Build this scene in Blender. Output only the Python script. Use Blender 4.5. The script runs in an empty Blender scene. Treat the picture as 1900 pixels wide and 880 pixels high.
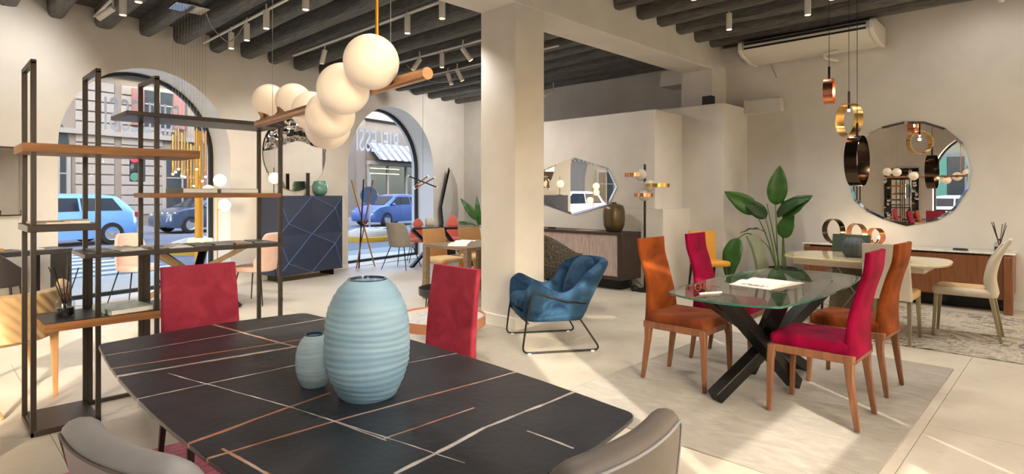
import bpy, bmesh, math, random
from mathutils import Vector, Matrix, noise
R = math.radians
PI = math.pi
random.seed(7)
SC = bpy.context.scene
COL = SC.collection

# ---------------------------------------------------------------- camera
YAW = math.atan2(1055, 1080)                    # viewing direction, measured from +X
cam_d = bpy.data.cameras.new('camera')
cam_d.sensor_width = 36.0
cam_d.lens = 1080.0 / 1900.0 * 36.0
cam_d.shift_y = -80.0 / 1900.0
cam_d.clip_start = 0.05
cam_d.clip_end = 300
cam = bpy.data.objects.new('camera', cam_d)
cam.location = (0, 0, 1.36)
cam.rotation_euler = (PI / 2, 0, YAW - PI / 2)
COL.objects.link(cam)
SC.camera = cam

# ---------------------------------------------------------------- world, sun, exposure
SC.view_settings.view_transform = 'Standard'
SC.view_settings.look = 'None'
SC.view_settings.gamma = 1.0
SC.view_settings.use_curve_mapping = False
SC.view_settings.exposure = 0.33
W = bpy.data.worlds.new('sky')
SC.world = W
W.use_nodes = True
nt = W.node_tree
nt.nodes.clear()
sky = nt.nodes.new('ShaderNodeTexSky')
sky.sky_type = 'NISHITA'
sky.sun_disc = False
sky.sun_elevation = R(22)
sky.sun_rotation = R(215)
sky.air_density = 1.0
sky.dust_density = 2.5
bg = nt.nodes.new('ShaderNodeBackground')
bg.inputs['Strength'].default_value = 2.0
wo = nt.nodes.new('ShaderNodeOutputWorld')
nt.links.new(sky.outputs[0], bg.inputs[0])
nt.links.new(bg.outputs[0], wo.inputs[0])

SUN_EL = 21.0
sd = bpy.data.lights.new('sun', 'SUN')
sd.energy = 6.5
sd.color = (1.0, 0.89, 0.74)
sd.angle = R(0.6)
sun = bpy.data.objects.new('sun', sd)
travel = Vector((0.55, 0.83, -math.tan(R(SUN_EL)))).normalized()
sun.rotation_euler = travel.to_track_quat('-Z', 'Y').to_euler()
sun.location = (-8, -12, 9)
COL.objects.link(sun)

SPOT_POWER = 62.0
SC.cycles.max_bounces = 9
SC.cycles.diffuse_bounces = 5
SC.cycles.glossy_bounces = 5
SC.cycles.transmission_bounces = 8
SC.cycles.transparent_max_bounces = 12
SC.cycles.sample_clamp_indirect = 6.0
SC.cycles.caustics_reflective = False
SC.cycles.caustics_refractive = False

# ---------------------------------------------------------------- materials
def lin(h):
    if isinstance(h, (tuple, list)):
        return tuple(h)[:3]
    h = h.lstrip('#')
    o = []
    for i in (0, 2, 4):
        c = int(h[i:i + 2], 16) / 255.0
        o.append(c / 12.92 if c <= 0.04045 else ((c + 0.055) / 1.055) ** 2.4)
    return tuple(o)

def rgba(h):
    return lin(h) + (1.0,)

class Mt:
    """A node material with short calls."""
    def __init__(s, name):
        s.m = bpy.data.materials.new(name)
        s.m.use_nodes = True
        s.t = s.m.node_tree
        s.b = s.t.nodes['Principled BSDF']
        s.out = s.t.nodes['Material Output']
        s._c = None
    def n(s, kind, **kw):
        x = s.t.nodes.new('ShaderNode' + kind)
        for k, v in kw.items():
            setattr(x, k, v)
        return x
    def l(s, a, b):
        s.t.links.new(a, b)
    def co(s):
        if s._c is None:
            s._c = s.n('TexCoord').outputs['Object']
        return s._c
    def mapped(s, scale=(1, 1, 1), rot=(0, 0, 0)):
        x = s.n('Mapping')
        x.inputs['Scale'].default_value = scale
        x.inputs['Rotation'].default_value = rot
        s.l(s.co(), x.inputs[0])
        return x.outputs[0]
    def noise(s, scale=5, detail=4, vec=None, dist=0.0):
        x = s.n('TexNoise')
        x.inputs['Scale'].default_value = scale
        x.inputs['Detail'].default_value = detail
        x.inputs['Distortion'].default_value = dist
        s.l(vec if vec is not None else s.co(), x.inputs['Vector'])
        return x.outputs['Fac']
    def ramp(s, fac, stops):
        x = s.n('ValToRGB')
        e = x.color_ramp.elements
        while len(e) < len(stops):
            e.new(0.5)
        for i, (p, c) in enumerate(stops):
            e[i].position = p
            e[i].color = rgba(c) if not isinstance(c, float) else (c, c, c, 1)
        s.l(fac, x.inputs[0])
        return x.outputs[0]
    def mix(s, fac, a, b, mode='MIX'):
        x = s.n('MixRGB', blend_type=mode)
        for sock, v in zip(x.inputs, (fac, a, b)):
            if isinstance(v, (int, float)):
                sock.default_value = v
            elif isinstance(v, (str, tuple)):
                sock.default_value = rgba(v)
            else:
                s.l(v, sock)
        return x.outputs[0]
    def math(s, op, a, b=0.0, clamp=False):
        x = s.n('Math', operation=op, use_clamp=clamp)
        for sock, v in zip(x.inputs, (a, b)):
            if isinstance(v, (int, float)):
                sock.default_value = v
            else:
                s.l(v, sock)
        return x.outputs[0]
    def bump(s, h, strength=0.3, dist=0.01):
        x = s.n('Bump')
        x.inputs['Strength'].default_value = strength
        x.inputs['Distance'].default_value = dist
        s.l(h, x.inputs['Height'])
        s.l(x.outputs[0], s.b.inputs['Normal'])
    def base(s, c):
        if isinstance(c, (str, tuple)):
            s.b.inputs['Base Color'].default_value = rgba(c)
        else:
            s.l(c, s.b.inputs['Base Color'])
    def set(s, **kw):
        for k, v in kw.items():
            s.b.inputs[k.replace('_', ' ')].default_value = v
        return s

MAT = {}
def plain(name, c, rough=0.5, metal=0.0, var=0.0, scale=8, bump=0.0, bscale=60, spec=None, sheen=0.0, coat=0.0, stretch=(1, 1, 1)):
    k = Mt(name)
    k.set(Roughness=rough, Metallic=metal)
    if spec is not None:
        k.set(Specular_IOR_Level=spec)
    if coat:
        k.set(Coat_Weight=coat, Coat_Roughness=0.08)
    if sheen:
        k.set(Sheen_Weight=sheen, Sheen_Roughness=0.35)
        k.b.inputs['Sheen Tint'].default_value = tuple(min(1, x * 1.6 + 0.05) for x in lin(c)) + (1,)
    if var:
        a = tuple(max(0, x * (1 - var)) for x in lin(c))
        b = tuple(min(1, x * (1 + var)) for x in lin(c))
        k.base(k.ramp(k.noise(scale, 5, k.mapped(stretch)), [(0.3, a), (0.7, b)]))
    else:
        k.base(c)
    if bump:
        k.bump(k.noise(bscale, 4, k.mapped(stretch)), bump, 0.004)
    MAT[name] = k.m
    return k.m

def wood(name, c1, c2, rough=0.5, scale=4, axis='x', spec=0.4):
    k = Mt(name)
    st = {'x': (0.6, 9, 9), 'y': (9, 0.6, 9), 'z': (9, 9, 0.6)}[axis]
    v = k.mapped(st)
    f = k.noise(scale, 6, v, 0.6)
    k.base(k.ramp(f, [(0.25, c1), (0.75, c2)]))
    k.bump(f, 0.12, 0.003)
    k.set(Roughness=rough, Specular_IOR_Level=spec)
    MAT[name] = k.m
    return k.m

def velvet(name, c1, c2, rough=0.75, sheen=0.5, scale=3.0):
    k = Mt(name)
    k.base(k.ramp(k.noise(scale, 3, None, 1.2), [(0.32, c1), (0.68, c2)]))
    k.set(Roughness=rough, Sheen_Weight=sheen, Sheen_Roughness=0.35, Specular_IOR_Level=0.08)
    k.b.inputs['Sheen Tint'].default_value = tuple(min(1, x * 2.0 + 0.04) for x in lin(c2)) + (1,)
    k.bump(k.noise(220, 2), 0.05, 0.002)
    MAT[name] = k.m
    return k.m

def glow(name, c, s, basec='#fff4e6'):
    k = Mt(name)
    k.base(basec)
    k.b.inputs['Emission Color'].default_value = rgba(c)
    k.set(Emission_Strength=s, Roughness=0.3)
    MAT[name] = k.m
    return k.m

def pane_mat(name, tint=(1, 1, 1), refl=0.5, rough=0.0):
    k = Mt(name)
    t = k.n('BsdfTransparent')
    t.inputs[0].default_value = tuple(tint) + (1,)
    g = k.n('BsdfGlossy')
    g.inputs['Roughness'].default_value = rough
    lw = k.n('LayerWeight')
    lw.inputs['Blend'].default_value = 0.5
    sch = k.math('MULTIPLY_ADD', k.math('POWER', lw.outputs['Facing'], 5.0), 0.92)
    sch.node.inputs[2].default_value = 0.045
    mx = k.n('MixShader')
    k.l(k.math('MULTIPLY', sch, refl), mx.inputs[0])
    k.l(t.outputs[0], mx.inputs[1])
    k.l(g.outputs[0], mx.inputs[2])
    k.l(mx.outputs[0], k.out.inputs[0])
    MAT[name] = k.m
    return k.m

plain('wall_paint', '#d6d0c8', 0.85, var=0.05, scale=2.5, bump=0.10, bscale=14, spec=0.2)
plain('white_paint', '#dedad2', 0.8, var=0.03, scale=2, bump=0.06, bscale=12, spec=0.2)
plain('grout', '#8d8574', 0.9)
plain('black_metal', '#1d1a19', 0.42, 0.4)
plain('bronze_metal', '#37302b', 0.4, 0.6)
plain('window_metal', '#2b2a29', 0.45, 0.4)
plain('white_metal', '#d8d4cc', 0.4)
plain('ac_plastic', '#dcd6ca', 0.35)
plain('dark_slot', '#100f0f', 0.6)
plain('mirror', '#f2efe9', 0.0, 1.0)
plain('mirror_bevel', '#f4f2ee', 0.03, 1.0)
plain('chrome', '#cfc9c0', 0.06, 1.0)
plain('copper', '#e0926c', 0.22, 1.0)
plain('copper_matt', '#c78a68', 0.45, 0.5)
plain('brass', '#c9a05c', 0.25, 1.0)
plain('brass_brushed', '#b58a66', 0.32, 1.0, var=0.12, scale=30, stretch=(1, 1, 8))
plain('black_nickel', '#4a4038', 0.18, 1.0)
plain('rod_brass', '#c98a2c', 0.35, 0.7)
pane_mat('window_glass', (0.97, 0.985, 0.98), 0.6)
pane_mat('clear_glass', (0.82, 0.85, 0.85), 1.5)
glow('globe_glow', '#ffe2c2', 0.17, '#eedfca')
glow('bulb_glow', '#ffdca8', 9.0)
glow('spot_glow', '#ffc98a', 7.0)
plain('frost_ball', '#cfc8bd', 0.25, coat=0.4)
glow('small_globe_glow', '#ffe3c0', 0.8, '#f7efe4')
wood('walnut_shelf', '#6b4322', '#9a6a38', 0.5)
wood('chair_wood', '#5f3d29', '#86583c', 0.5, axis='z')
wood('sideboard_wood', '#653c22', '#835434', 0.42, 5, axis='z')
wood('dark_wood', '#2c211d', '#43332c', 0.5, 5, axis='z')
wood('table_wood', '#6b5a48', '#8f7b63', 0.5, 4, axis='y')
wood('star_wood', '#6a543d', '#8d7557', 0.55, 4, axis='z')
velvet('rust_velvet', '#54240c', '#8a451b', sheen=0.12)
velvet('rust_dark_velvet', '#562815', '#7e4224', sheen=0.15)
velvet('red_velvet', '#5e0020', '#8c0436', sheen=0.02)
velvet('blue_velvet', '#14293f', '#335371', sheen=0.3, scale=5)
velvet('burgundy', '#8a2a3a', '#a83c4c', 0.8, 0.25, 6)
plain('grey_leather', '#a19b95', 0.5, var=0.08, scale=7, bump=0.12, bscale=90)
plain('grey_leather_back', '#6f6255', 0.55, var=0.12, scale=6, bump=0.1, bscale=90)
plain('pink_leather', '#d8b5a6', 0.55, var=0.05)
plain('coral_fabric', '#d2695c', 0.7, var=0.06)
plain('warm_grey_fabric', '#9c948a', 0.8, var=0.08, scale=20)
plain('tan_leather', '#b08558', 0.6, var=0.08)
plain('sand_leather', '#c9a877', 0.6, var=0.06)
plain('quilt_leather', '#b2966d', 0.55, var=0.06)
plain('beige_leather', '#c3b7a3', 0.6, var=0.05, bump=0.06, bscale=80)
plain('beige_seat', '#cba776', 0.6, var=0.05)
plain('champagne_metal', '#9f9378', 0.35, 0.8)
plain('yellow_leather', '#d89a34', 0.55, var=0.05)
plain('green_leather', '#3d4a38', 0.55, var=0.06)
plain('green_leather_light', '#6d7459', 0.55, var=0.06)
plain('dark_leather', '#2c2527', 0.45, var=0.05)
plain('black_beam', '#191817', 0.38, 0.5)
plain('paper', '#e8e2d8', 0.7)
plain('grey_cover', '#8d9096', 0.5)
plain('dark_cover', '#2a2726', 0.4)
plain('tan_cover', '#b59a7e', 0.5)
plain('pale_cover', '#cdc8be', 0.5)
plain('reed', '#1c1614', 0.7)
plain('diffuser_liquid', '#150c0c', 0.1)
plain('collar_red', '#6e2d2c', 0.4, 0.3)
plain('slate_glaze', '#3c4348', 0.55, var=0.12, scale=4)
plain('bronze_glass', '#5e4f36', 0.3, 0.3, var=0.15, scale=5, bump=0.05, bscale=40)
plain('green_glass', '#5f8f83', 0.2, var=0.2, scale=9, coat=0.4)
plain('vase_inside', '#123b52', 0.15, coat=0.5)
plain('stone_cream', '#d7cdb9', 0.8, var=0.08, bump=0.3, bscale=20)
plain('leaf_green', '#2e5a1c', 0.4, var=0.22, scale=6, spec=0.5)
plain('leaf_green_dark', '#1f4218', 0.4, var=0.22, scale=6, spec=0.5)
plain('stem_green', '#4d6d2c', 0.5, var=0.15)
plain('basket', '#4a3024', 0.8, var=0.25, scale=40, bump=0.5, bscale=60)
plain('soil', '#2a2019', 0.95)
plain('rubber', '#161617', 0.8)
plain('cable_grey', '#8a857c', 0.5)
plain('cable_dark', '#2a2421', 0.5)
plain('tray_black', '#26272a', 0.4)
plain('ceramic_white', '#e9e5dd', 0.35)
plain('switch_plastic', '#d9d4c9', 0.4)

def special_mats():
    # floor stone
    k = Mt('floor_stone')
    oi = k.n('ObjectInfo')
    mp = k.n('Mapping')
    k.l(k.co(), mp.inputs[0])
    k.l(oi.outputs['Location'], mp.inputs['Location'])
    n1 = k.noise(1.6, 6, mp.outputs[0], 0.8)
    n2 = k.noise(14, 5, mp.outputs[0], 0.2)
    c = k.ramp(n1, [(0.3, '#b5ab9a'), (0.7, '#c6bcab')])
    c = k.mix(k.ramp(n2, [(0.55, 0.0), (0.75, 0.35)]), c, '#a59a88')
    k.base(c)
    k.bump(n2, 0.05, 0.002)
    k.l(k.ramp(n1, [(0.3, 0.32), (0.7, 0.46)]), k.b.inputs['Roughness'])
    k.set(Specular_IOR_Level=0.45)
    MAT['floor_stone'] = k.m
    # old dark ceiling wood
    k = Mt('ceiling_wood')
    f = k.noise(5, 7, k.mapped((12, 0.9, 12)), 0.8)
    k.base(k.ramp(f, [(0.3, '#3a3936'), (0.72, '#6a6862')]))
    k.bump(f, 0.5, 0.012)
    k.set(Roughness=0.62, Specular_IOR_Level=0.4)
    MAT['ceiling_wood'] = k.m
    k = Mt('ceiling_plank')
    f = k.noise(5, 6, k.mapped((0.9, 12, 12)), 0.6)
    k.base(k.ramp(f, [(0.3, '#32312f'), (0.72, '#4c4a47')]))
    k.bump(f, 0.4, 0.008)
    k.set(Roughness=0.7)
    MAT['ceiling_plank'] = k.m
    # black stone with copper veins
    k = Mt('veined_stone')
    lines = [(-0.483, -0.303, -0.068, -0.218, .0055, 1), (-0.478, -0.422, -0.18, -0.434, .0045, 1), (-0.18, -0.434, 0.486, -0.483, .004, 1),
             (-0.465, 0.438, 0.108, 0.378, .0095, 2), (-0.455, 0.553, 0.175, 0.47, .0055, 1), (-0.481, 0.144, -0.012, 0.134, .0035, 2),
             (0.012, 1.03, 0.103, 0.36, .006, 1), (-0.359, 0.356, -0.203, -0.26, .0022, 2), (-0.203, -0.26, -0.089, -0.866, .002, 2),
             (-0.229, -0.795, 0.082, -0.754, .006, 2), (0.082, -0.754, 0.47, -0.75, .005, 2), (-0.43, 0.763, 0.45, 0.778, .003, 2),
             (-0.43, -0.49, -0.415, -0.622, .004, 1), (-0.182, -0.368, -0.145, -0.636, .0018, 2), (-0.144, -0.623, 0.157, -0.628, .003, 1),
             (0.145, -0.848, 0.148, -0.997, .003, 2), (0.2, 0.3, 0.48, 0.26, .003, 1), (0.1, -0.1, 0.49, -0.16, .0025, 2)]
    w = k.n('TexNoise')
    w.inputs['Scale'].default_value = 3.2
    w.inputs['Detail'].default_value = 5
    k.l(k.co(), w.inputs['Vector'])
    sub = k.n('VectorMath', operation='SUBTRACT')
    k.l(w.outputs['Color'], sub.inputs[0])
    sub.inputs[1].default_value = (0.5, 0.5, 0.5)
    sc = k.n('VectorMath', operation='SCALE')
    k.l(sub.outputs[0], sc.inputs[0])
    sc.inputs['Scale'].default_value = 0.02
    ad = k.n('VectorMath', operation='ADD')
    k.l(k.co(), ad.inputs[0])
    k.l(sc.outputs[0], ad.inputs[1])
    p = ad.outputs[0]
    wid = k.math('MULTIPLY_ADD', k.noise(16, 3), 1.4)
    wid.node.inputs[2].default_value = 0.25
    def dot(vec):
        d = k.n('VectorMath', operation='DOT_PRODUCT')
        k.l(p, d.inputs[0])
        d.inputs[1].default_value = vec
        return d.outputs['Value']
    acc = {1: None, 2: None}
    for (x1, y1, x2, y2, ww, kind) in lines:
        dx, dy = x2 - x1, y2 - y1
        L = math.hypot(dx, dy)
        dx /= L; dy /= L
        if abs(x1) > 0.40:
            x1 -= dx * 0.10; y1 -= dy * 0.10
        if abs(x2) > 0.40:
            x2 += dx * 0.10; y2 += dy * 0.10
        L = math.hypot(x2 - x1, y2 - y1)
        dist = k.math('ABSOLUTE', k.math('SUBTRACT', dot((-dy, dx, 0)), -dy * x1 + dx * y1))
        mid = dx * (x1 + x2) / 2 + dy * (y1 + y2) / 2
        along = k.math('ABSOLUTE', k.math('SUBTRACT', dot((dx, dy, 0)), mid))
        a = k.math('SUBTRACT', 1.0, k.math('DIVIDE', dist, k.math('MULTIPLY', wid, ww * 1.35)), True)
        inside = k.math('LESS_THAN', along, L / 2)
        a = k.math('MULTIPLY', k.math('MULTIPLY', a, 2.2, True), inside)
        acc[kind] = a if acc[kind] is None else k.math('MAXIMUM', acc[kind], a)
    f = k.noise(9, 5)
    base = k.ramp(f, [(0.3, '#222226'), (0.7, '#303036')])
    vc = k.mix(k.ramp(k.noise(6, 2), [(0.45, 0.0), (0.6, 1.0)]), '#b37a5a', '#c9a892')
    c = k.mix(acc[1], base, vc)
    wc = k.mix(k.ramp(k.noise(8, 2), [(0.45, 0.0), (0.6, 1.0)]), '#b8a79e', '#ddd0c6')
    c = k.mix(acc[2], c, wc)
    k.base(c)
    k.bump(k.noise(45, 5), 0.25, 0.004)
    k.set(Roughness=0.36, Specular_IOR_Level=0.42)
    MAT['veined_stone'] = k.m
    # red rug
    k = Mt('red_rug')
    f = k.noise(4, 7, k.mapped((1.2, 9, 1)), 1.0)
    c = k.ramp(f, [(0.3, '#7a1a35'), (0.46, '#b93550'), (0.58, '#c9687a'), (0.72, '#8a3a68')])
    k.base(c)
    k.bump(k.noise(160, 3), 0.5, 0.006)
    k.set(Roughness=0.95, Sheen_Weight=0.3)
    MAT['red_rug'] = k.m
    # pale rug
    k = Mt('pale_rug')
    f = k.noise(3, 7, k.mapped((3.5, 1.6, 1)), 1.5)
    g = k.noise(2, 4)
    c = k.ramp(f, [(0.3, '#7c7369'), (0.55, '#8c8378'), (0.75, '#9d9387')])
    c = k.mix(k.ramp(g, [(0.35, 0.0), (0.7, 0.5)]), c, '#8f8476')
    k.base(c)
    k.bump(k.noise(120, 4), 0.5, 0.006)
    k.set(Roughness=0.95, Sheen_Weight=0.25)
    MAT['pale_rug'] = k.m
    # rug with black brush strokes
    k = Mt('stroke_rug')
    f = k.noise(1.5, 9, k.mapped((1.6, 1.0, 1)), 2.2)
    h = k.noise(0.9, 3)
    a = k.ramp(f, [(0.42, 0.0), (0.45, 1.0), (0.485, 0.0)])
    b = k.ramp(f, [(0.565, 0.0), (0.61, 0.9)])
    base = k.ramp(k.noise(6, 6, k.mapped((1, 8, 1))), [(0.3, '#9a8f80'), (0.7, '#c0b5a4')])
    c = k.mix(k.math('MULTIPLY', a, k.ramp(h, [(0.35, 0.5), (0.55, 1.0)])), base, '#0d0b0a')
    c = k.mix(k.math('MULTIPLY', b, k.ramp(h, [(0.4, 0.3), (0.55, 1.0)])), c, '#14110f')
    k.base(c)
    k.bump(k.noise(120, 4), 0.5, 0.006)
    k.set(Roughness=0.95, Sheen_Weight=0.2)
    MAT['stroke_rug'] = k.m
    # cream marble, white marble
    for nm, c1, c2, vein, ro in (('cream_marble', '#c9b68c', '#dccba5', '#b39b6c', 0.08), ('white_marble', '#d9d4ca', '#e6e1d8', '#a9a29a', 0.2)):
        k = Mt(nm)
        f = k.noise(3, 6, None, 2.0)
        c = k.ramp(f, [(0.3, c1), (0.7, c2)])
        v = k.ramp(k.noise(2.2, 8, None, 3.0), [(0.48, 0.0), (0.5, 0.6), (0.53, 0.0)])
        k.base(k.mix(v, c, vein))
        k.set(Roughness=ro, Coat_Weight=0.4, Coat_Roughness=0.05)
        MAT[nm] = k.m
    # frosted blue ribbed glass
    k = Mt('frosted_blue')
    f = k.noise(3, 4, k.mapped((1, 1, 7)), 0.5)
    g = k.noise(5, 3)
    c = k.ramp(f, [(0.3, '#86a7b8'), (0.7, '#a4c0cd')])
    c = k.mix(k.ramp(g, [(0.4, 0.0), (0.7, 0.35)]), c, '#6d97ae')
    k.base(c)
    k.bump(f, 0.25, 0.004)
    k.set(Roughness=0.42, Subsurface_Weight=0.15, Specular_IOR_Level=0.35)
    MAT['frosted_blue'] = k.m
    k = Mt('frosted_pale')
    c = k.ramp(f and k.noise(4, 6, k.mapped((1, 1, 14)), 0.5), [(0.3, '#93adb9'), (0.7, '#b0c5ce')])
    k.base(c)
    k.set(Roughness=0.42, Specular_IOR_Level=0.35)
    MAT['frosted_pale'] = k.m
    # slab glass of the table: thin pane with a green edge
    k = Mt('glass_edge')
    k.base('#2f6a5c')
    k.set(Roughness=0.08, Transmission_Weight=0.3, Specular_IOR_Level=0.6)
    MAT['glass_edge'] = k.m
    # leaf-print fabric
    k = Mt('leaf_print')
    v = k.n('TexVoronoi', feature='DISTANCE_TO_EDGE')
    v.inputs['Scale'].default_value = 26
    k.l(k.co(), v.inputs['Vector'])
    k.base(k.ramp(v.outputs['Distance'], [(0.01, '#6a6353'), (0.07, '#302b25')]))
    k.set(Roughness=0.5)
    MAT['leaf_print'] = k.m
    # blue cabinet lacquer
    plain('blue_lacquer', '#26314a', 0.42, var=0.12, scale=3)
    plain('blue_edge', '#4c6896', 0.5)
    # taupe brushed door
    k = Mt('taupe_door')
    f = k.noise(3, 4, k.mapped((1, 14, 2.5), (0.7, 0, 0)), 0.2)
    k.base(k.ramp(f, [(0.3, '#a5938d'), (0.7, '#bfafa8')]))
    k.set(Roughness=0.4, Metallic=0.15)
    MAT['taupe_door'] = k.m
    k = Mt('pedestal_metal')
    k.base(k.ramp(k.noise(3, 5, k.mapped((1, 1, 1), (0, 0.6, 0)), 1.0), [(0.35, '#57503f'), (0.65, '#7b735f')]))
    k.set(Roughness=0.35, Metallic=0.7)
    MAT['pedestal_metal'] = k.m
    k = Mt('book_marble')
    k.base(k.ramp(k.noise(5, 5, k.mapped((2, 7, 1), (0, 0, 0.5)), 2.0), [(0.35, '#7f9c96'), (0.5, '#c3cdc0'), (0.65, '#5f7d7c')]))
    k.set(Roughness=0.4)
    MAT['book_marble'] = k.m
    k = Mt('photo_page')
    k.base(k.ramp(k.noise(7, 3, k.mapped((3, 6, 1))), [(0.4, '#e2dbd0'), (0.52, '#a9886c'), (0.62, '#4d3c31')]))
    k.set(Roughness=0.4)
    MAT['photo_page'] = k.m
    # small printed covers
    k = Mt('printed_cover')
    k.base(k.ramp(k.noise(5, 2), [(0.4, '#d6d0c5'), (0.55, '#8c8379'), (0.7, '#3b3735')]))
    k.set(Roughness=0.35)
    MAT['printed_cover'] = k.m
special_mats()
# ---------------------------------------------------------------- mesh building
class MB:
    def __init__(s):
        s.v = []
        s.f = []
        s.mi = []
    def add(s, vs, fs, mi=0):
        o = len(s.v)
        s.v += [tuple(x) for x in vs]
        s.f += [tuple(i + o for i in f) for f in fs]
        s.mi += [mi] * len(fs)
        return s
    def box(s, c, d, rz=0.0, mi=0, rx=0.0, ry=0.0):
        m = Matrix.Translation(c) @ Matrix.Rotation(rz, 4, 'Z') @ Matrix.Rotation(ry, 4, 'Y') @ Matrix.Rotation(rx, 4, 'X')
        x, y, z = d[0] / 2, d[1] / 2, d[2] / 2
        vs = [m @ Vector(p) for p in ((-x, -y, -z), (x, -y, -z), (x, y, -z), (-x, y, -z), (-x, -y, z), (x, -y, z), (x, y, z), (-x, y, z))]
        return s.add(vs, [(3, 2, 1, 0), (4, 5, 6, 7), (0, 1, 5, 4), (1, 2, 6, 5), (2, 3, 7, 6), (3, 0, 4, 7)], mi)
    def span(s, a, b, mi=0):
        return s.box([(a[i] + b[i]) / 2 for i in range(3)], [abs(b[i] - a[i]) for i in range(3)], mi=mi)
    def bar(s, p, q, w, h, w2=None, h2=None, up=(0, 0, 1), mi=0):
        p, q = Vector(p), Vector(q)
        d = (q - p).normalized()
        u = Vector(up)
        if abs(d.dot(u)) > 0.98:
            u = Vector((0, 1, 0))
        a = d.cross(u).normalized()
        b = a.cross(d).normalized()
        w2 = w if w2 is None else w2
        h2 = h if h2 is None else h2
        vs = []
        for c, ww, hh in ((p, w, h), (q, w2, h2)):
            for sx, sy in ((-1, -1), (1, -1), (1, 1), (-1, 1)):
                vs.append(c + a * sx * ww / 2 + b * sy * hh / 2)
        return s.add(vs, [(3, 2, 1, 0), (4, 5, 6, 7), (0, 1, 5, 4), (1, 2, 6, 5), (2, 3, 7, 6), (3, 0, 4, 7)], mi)
    def tube(s, pts, r, n=8, closed=False, mi=0, cap=True):
        pts = [Vector(p) for p in pts]
        N = len(pts)
        rr = r if isinstance(r, (list, tuple)) else [r] * N
        prev = None
        rings = []
        for i, p in enumerate(pts):
            if closed:
                d = pts[(i + 1) % N] - pts[i - 1]
            else:
                d = pts[min(i + 1, N - 1)] - pts[max(i - 1, 0)]
            d.normalize()
            if prev is None:
                u = Vector((0, 0, 1)) if abs(d.z) < 0.9 else Vector((1, 0, 0))
                a = d.cross(u).normalized()
            else:
                a = (prev - d * prev.dot(d)).normalized()
            prev = a
            b = d.cross(a)
            rings.append([p + (a * math.cos(2 * PI * k / n) + b * math.sin(2 * PI * k / n)) * rr[i] for k in range(n)])
        vs = [v for ring in rings for v in ring]
        fs = []
        for i in range(N if closed else N - 1):
            j = (i + 1) % N
            for k in range(n):
                fs.append((i * n + k, i * n + (k + 1) % n, j * n + (k + 1) % n, j * n + k))
        if cap and not closed:
            fs.append(tuple(range(n))[::-1])
            fs.append(tuple((N - 1) * n + k for k in range(n)))
        return s.add(vs, fs, mi)
    def lathe(s, prof, c=(0, 0, 0), n=32, mi=0, sx=1.0, sy=1.0, cap=True):
        vs, fs = [], []
        for r, z in prof:
            for k in range(n):
                a = 2 * PI * k / n
                vs.append((c[0] + r * sx * math.cos(a), c[1] + r * sy * math.sin(a), c[2] + z))
        for i in range(len(prof) - 1):
            for k in range(n):
                fs.append((i * n + k, i * n + (k + 1) % n, (i + 1) * n + (k + 1) % n, (i + 1) * n + k))
        if cap and prof[0][0] > 1e-6:
            fs.append(tuple(range(n))[::-1])
        if cap and prof[-1][0] > 1e-6:
            fs.append(tuple((len(prof) - 1) * n + k for k in range(n)))
        return s.add(vs, fs, mi)
    def cyl(s, c, r, h, n=20, mi=0, r2=None):
        return s.lathe([(r, 0), (r if r2 is None else r2, h)], c, n, mi)
    def prism(s, poly, z0, z1, mi=0):
        n = len(poly)
        vs = [(x, y, z0) for x, y in poly] + [(x, y, z1) for x, y in poly]
        fs = [tuple(range(n))[::-1], tuple(range(n, 2 * n))]
        fs += [(i, (i + 1) % n, n + (i + 1) % n, n + i) for i in range(n)]
        return s.add(vs, fs, mi)
    def wallprism(s, poly, n0, n1, mi=0):
        """polygon in (x, z), extruded along y"""
        n = len(poly)
        vs = [(x, n0, z) for x, z in poly] + [(x, n1, z) for x, z in poly]
        fs = [tuple(range(n)), tuple(range(n, 2 * n))[::-1]]
        fs += [((i + 1) % n, i, n + i, n + (i + 1) % n) for i in range(n)]
        return s.add(vs, fs, mi)
    def ball(s, c, r, n=24, m=14, mi=0, sc=(1, 1, 1)):
        vs, fs = [], []
        for i in range(1, m):
            t = PI * i / m
            for k in range(n):
                a = 2 * PI * k / n
                vs.append((c[0] + r * sc[0] * math.sin(t) * math.cos(a), c[1] + r * sc[1] * math.sin(t) * math.sin(a), c[2] + r * sc[2] * math.cos(t)))
        vs += [(c[0], c[1], c[2] + r * sc[2]), (c[0], c[1], c[2] - r * sc[2])]
        T, B = len(vs) - 2, len(vs) - 1
        for i in range(m - 2):
            for k in range(n):
                fs.append((i * n + k, (i + 1) * n + k, (i + 1) * n + (k + 1) % n, i * n + (k + 1) % n))
        for k in range(n):
            fs.append((T, k, (k + 1) % n))
            fs.append((B, (m - 2) * n + (k + 1) % n, (m - 2) * n + k))
        return s.add(vs, fs, mi)
    def loft(s, rings, mi=0, cap=True, closed=True):
        n = len(rings[0])
        vs = [v for r in rings for v in r]
        fs = []
        for i in range(len(rings) - 1):
            for k in range(n if closed else n - 1):
                fs.append((i * n + k, i * n + (k + 1) % n, (i + 1) * n + (k + 1) % n, (i + 1) * n + k))
        if cap and closed:
            fs.append(tuple(range(n))[::-1])
            fs.append(tuple((len(rings) - 1) * n + k for k in range(n)))
        return s.add(vs, fs, mi)
    def hoop(s, c, rad, width, thick, axis='x', n=40, mi=0):
        """flat band ring: its axis along x, y or z"""
        vs, fs = [], []
        for k in range(n):
            a = 2 * PI * k / n
            for rr, w in ((rad, -width / 2), (rad, width / 2), (rad - thick, width / 2), (rad - thick, -width / 2)):
                p, q = rr * math.cos(a), rr * math.sin(a)
                o = {'x': (w, p, q), 'y': (p, w, q), 'z': (p, q, w)}[axis]
                vs.append((c[0] + o[0], c[1] + o[1], c[2] + o[2]))
        for k in range(n):
            j = (k + 1) % n
            for e in range(4):
                f = (e + 1) % 4
                fs.append((k * 4 + e, k * 4 + f, j * 4 + f, j * 4 + e))
        return s.add(vs, fs, mi)
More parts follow.
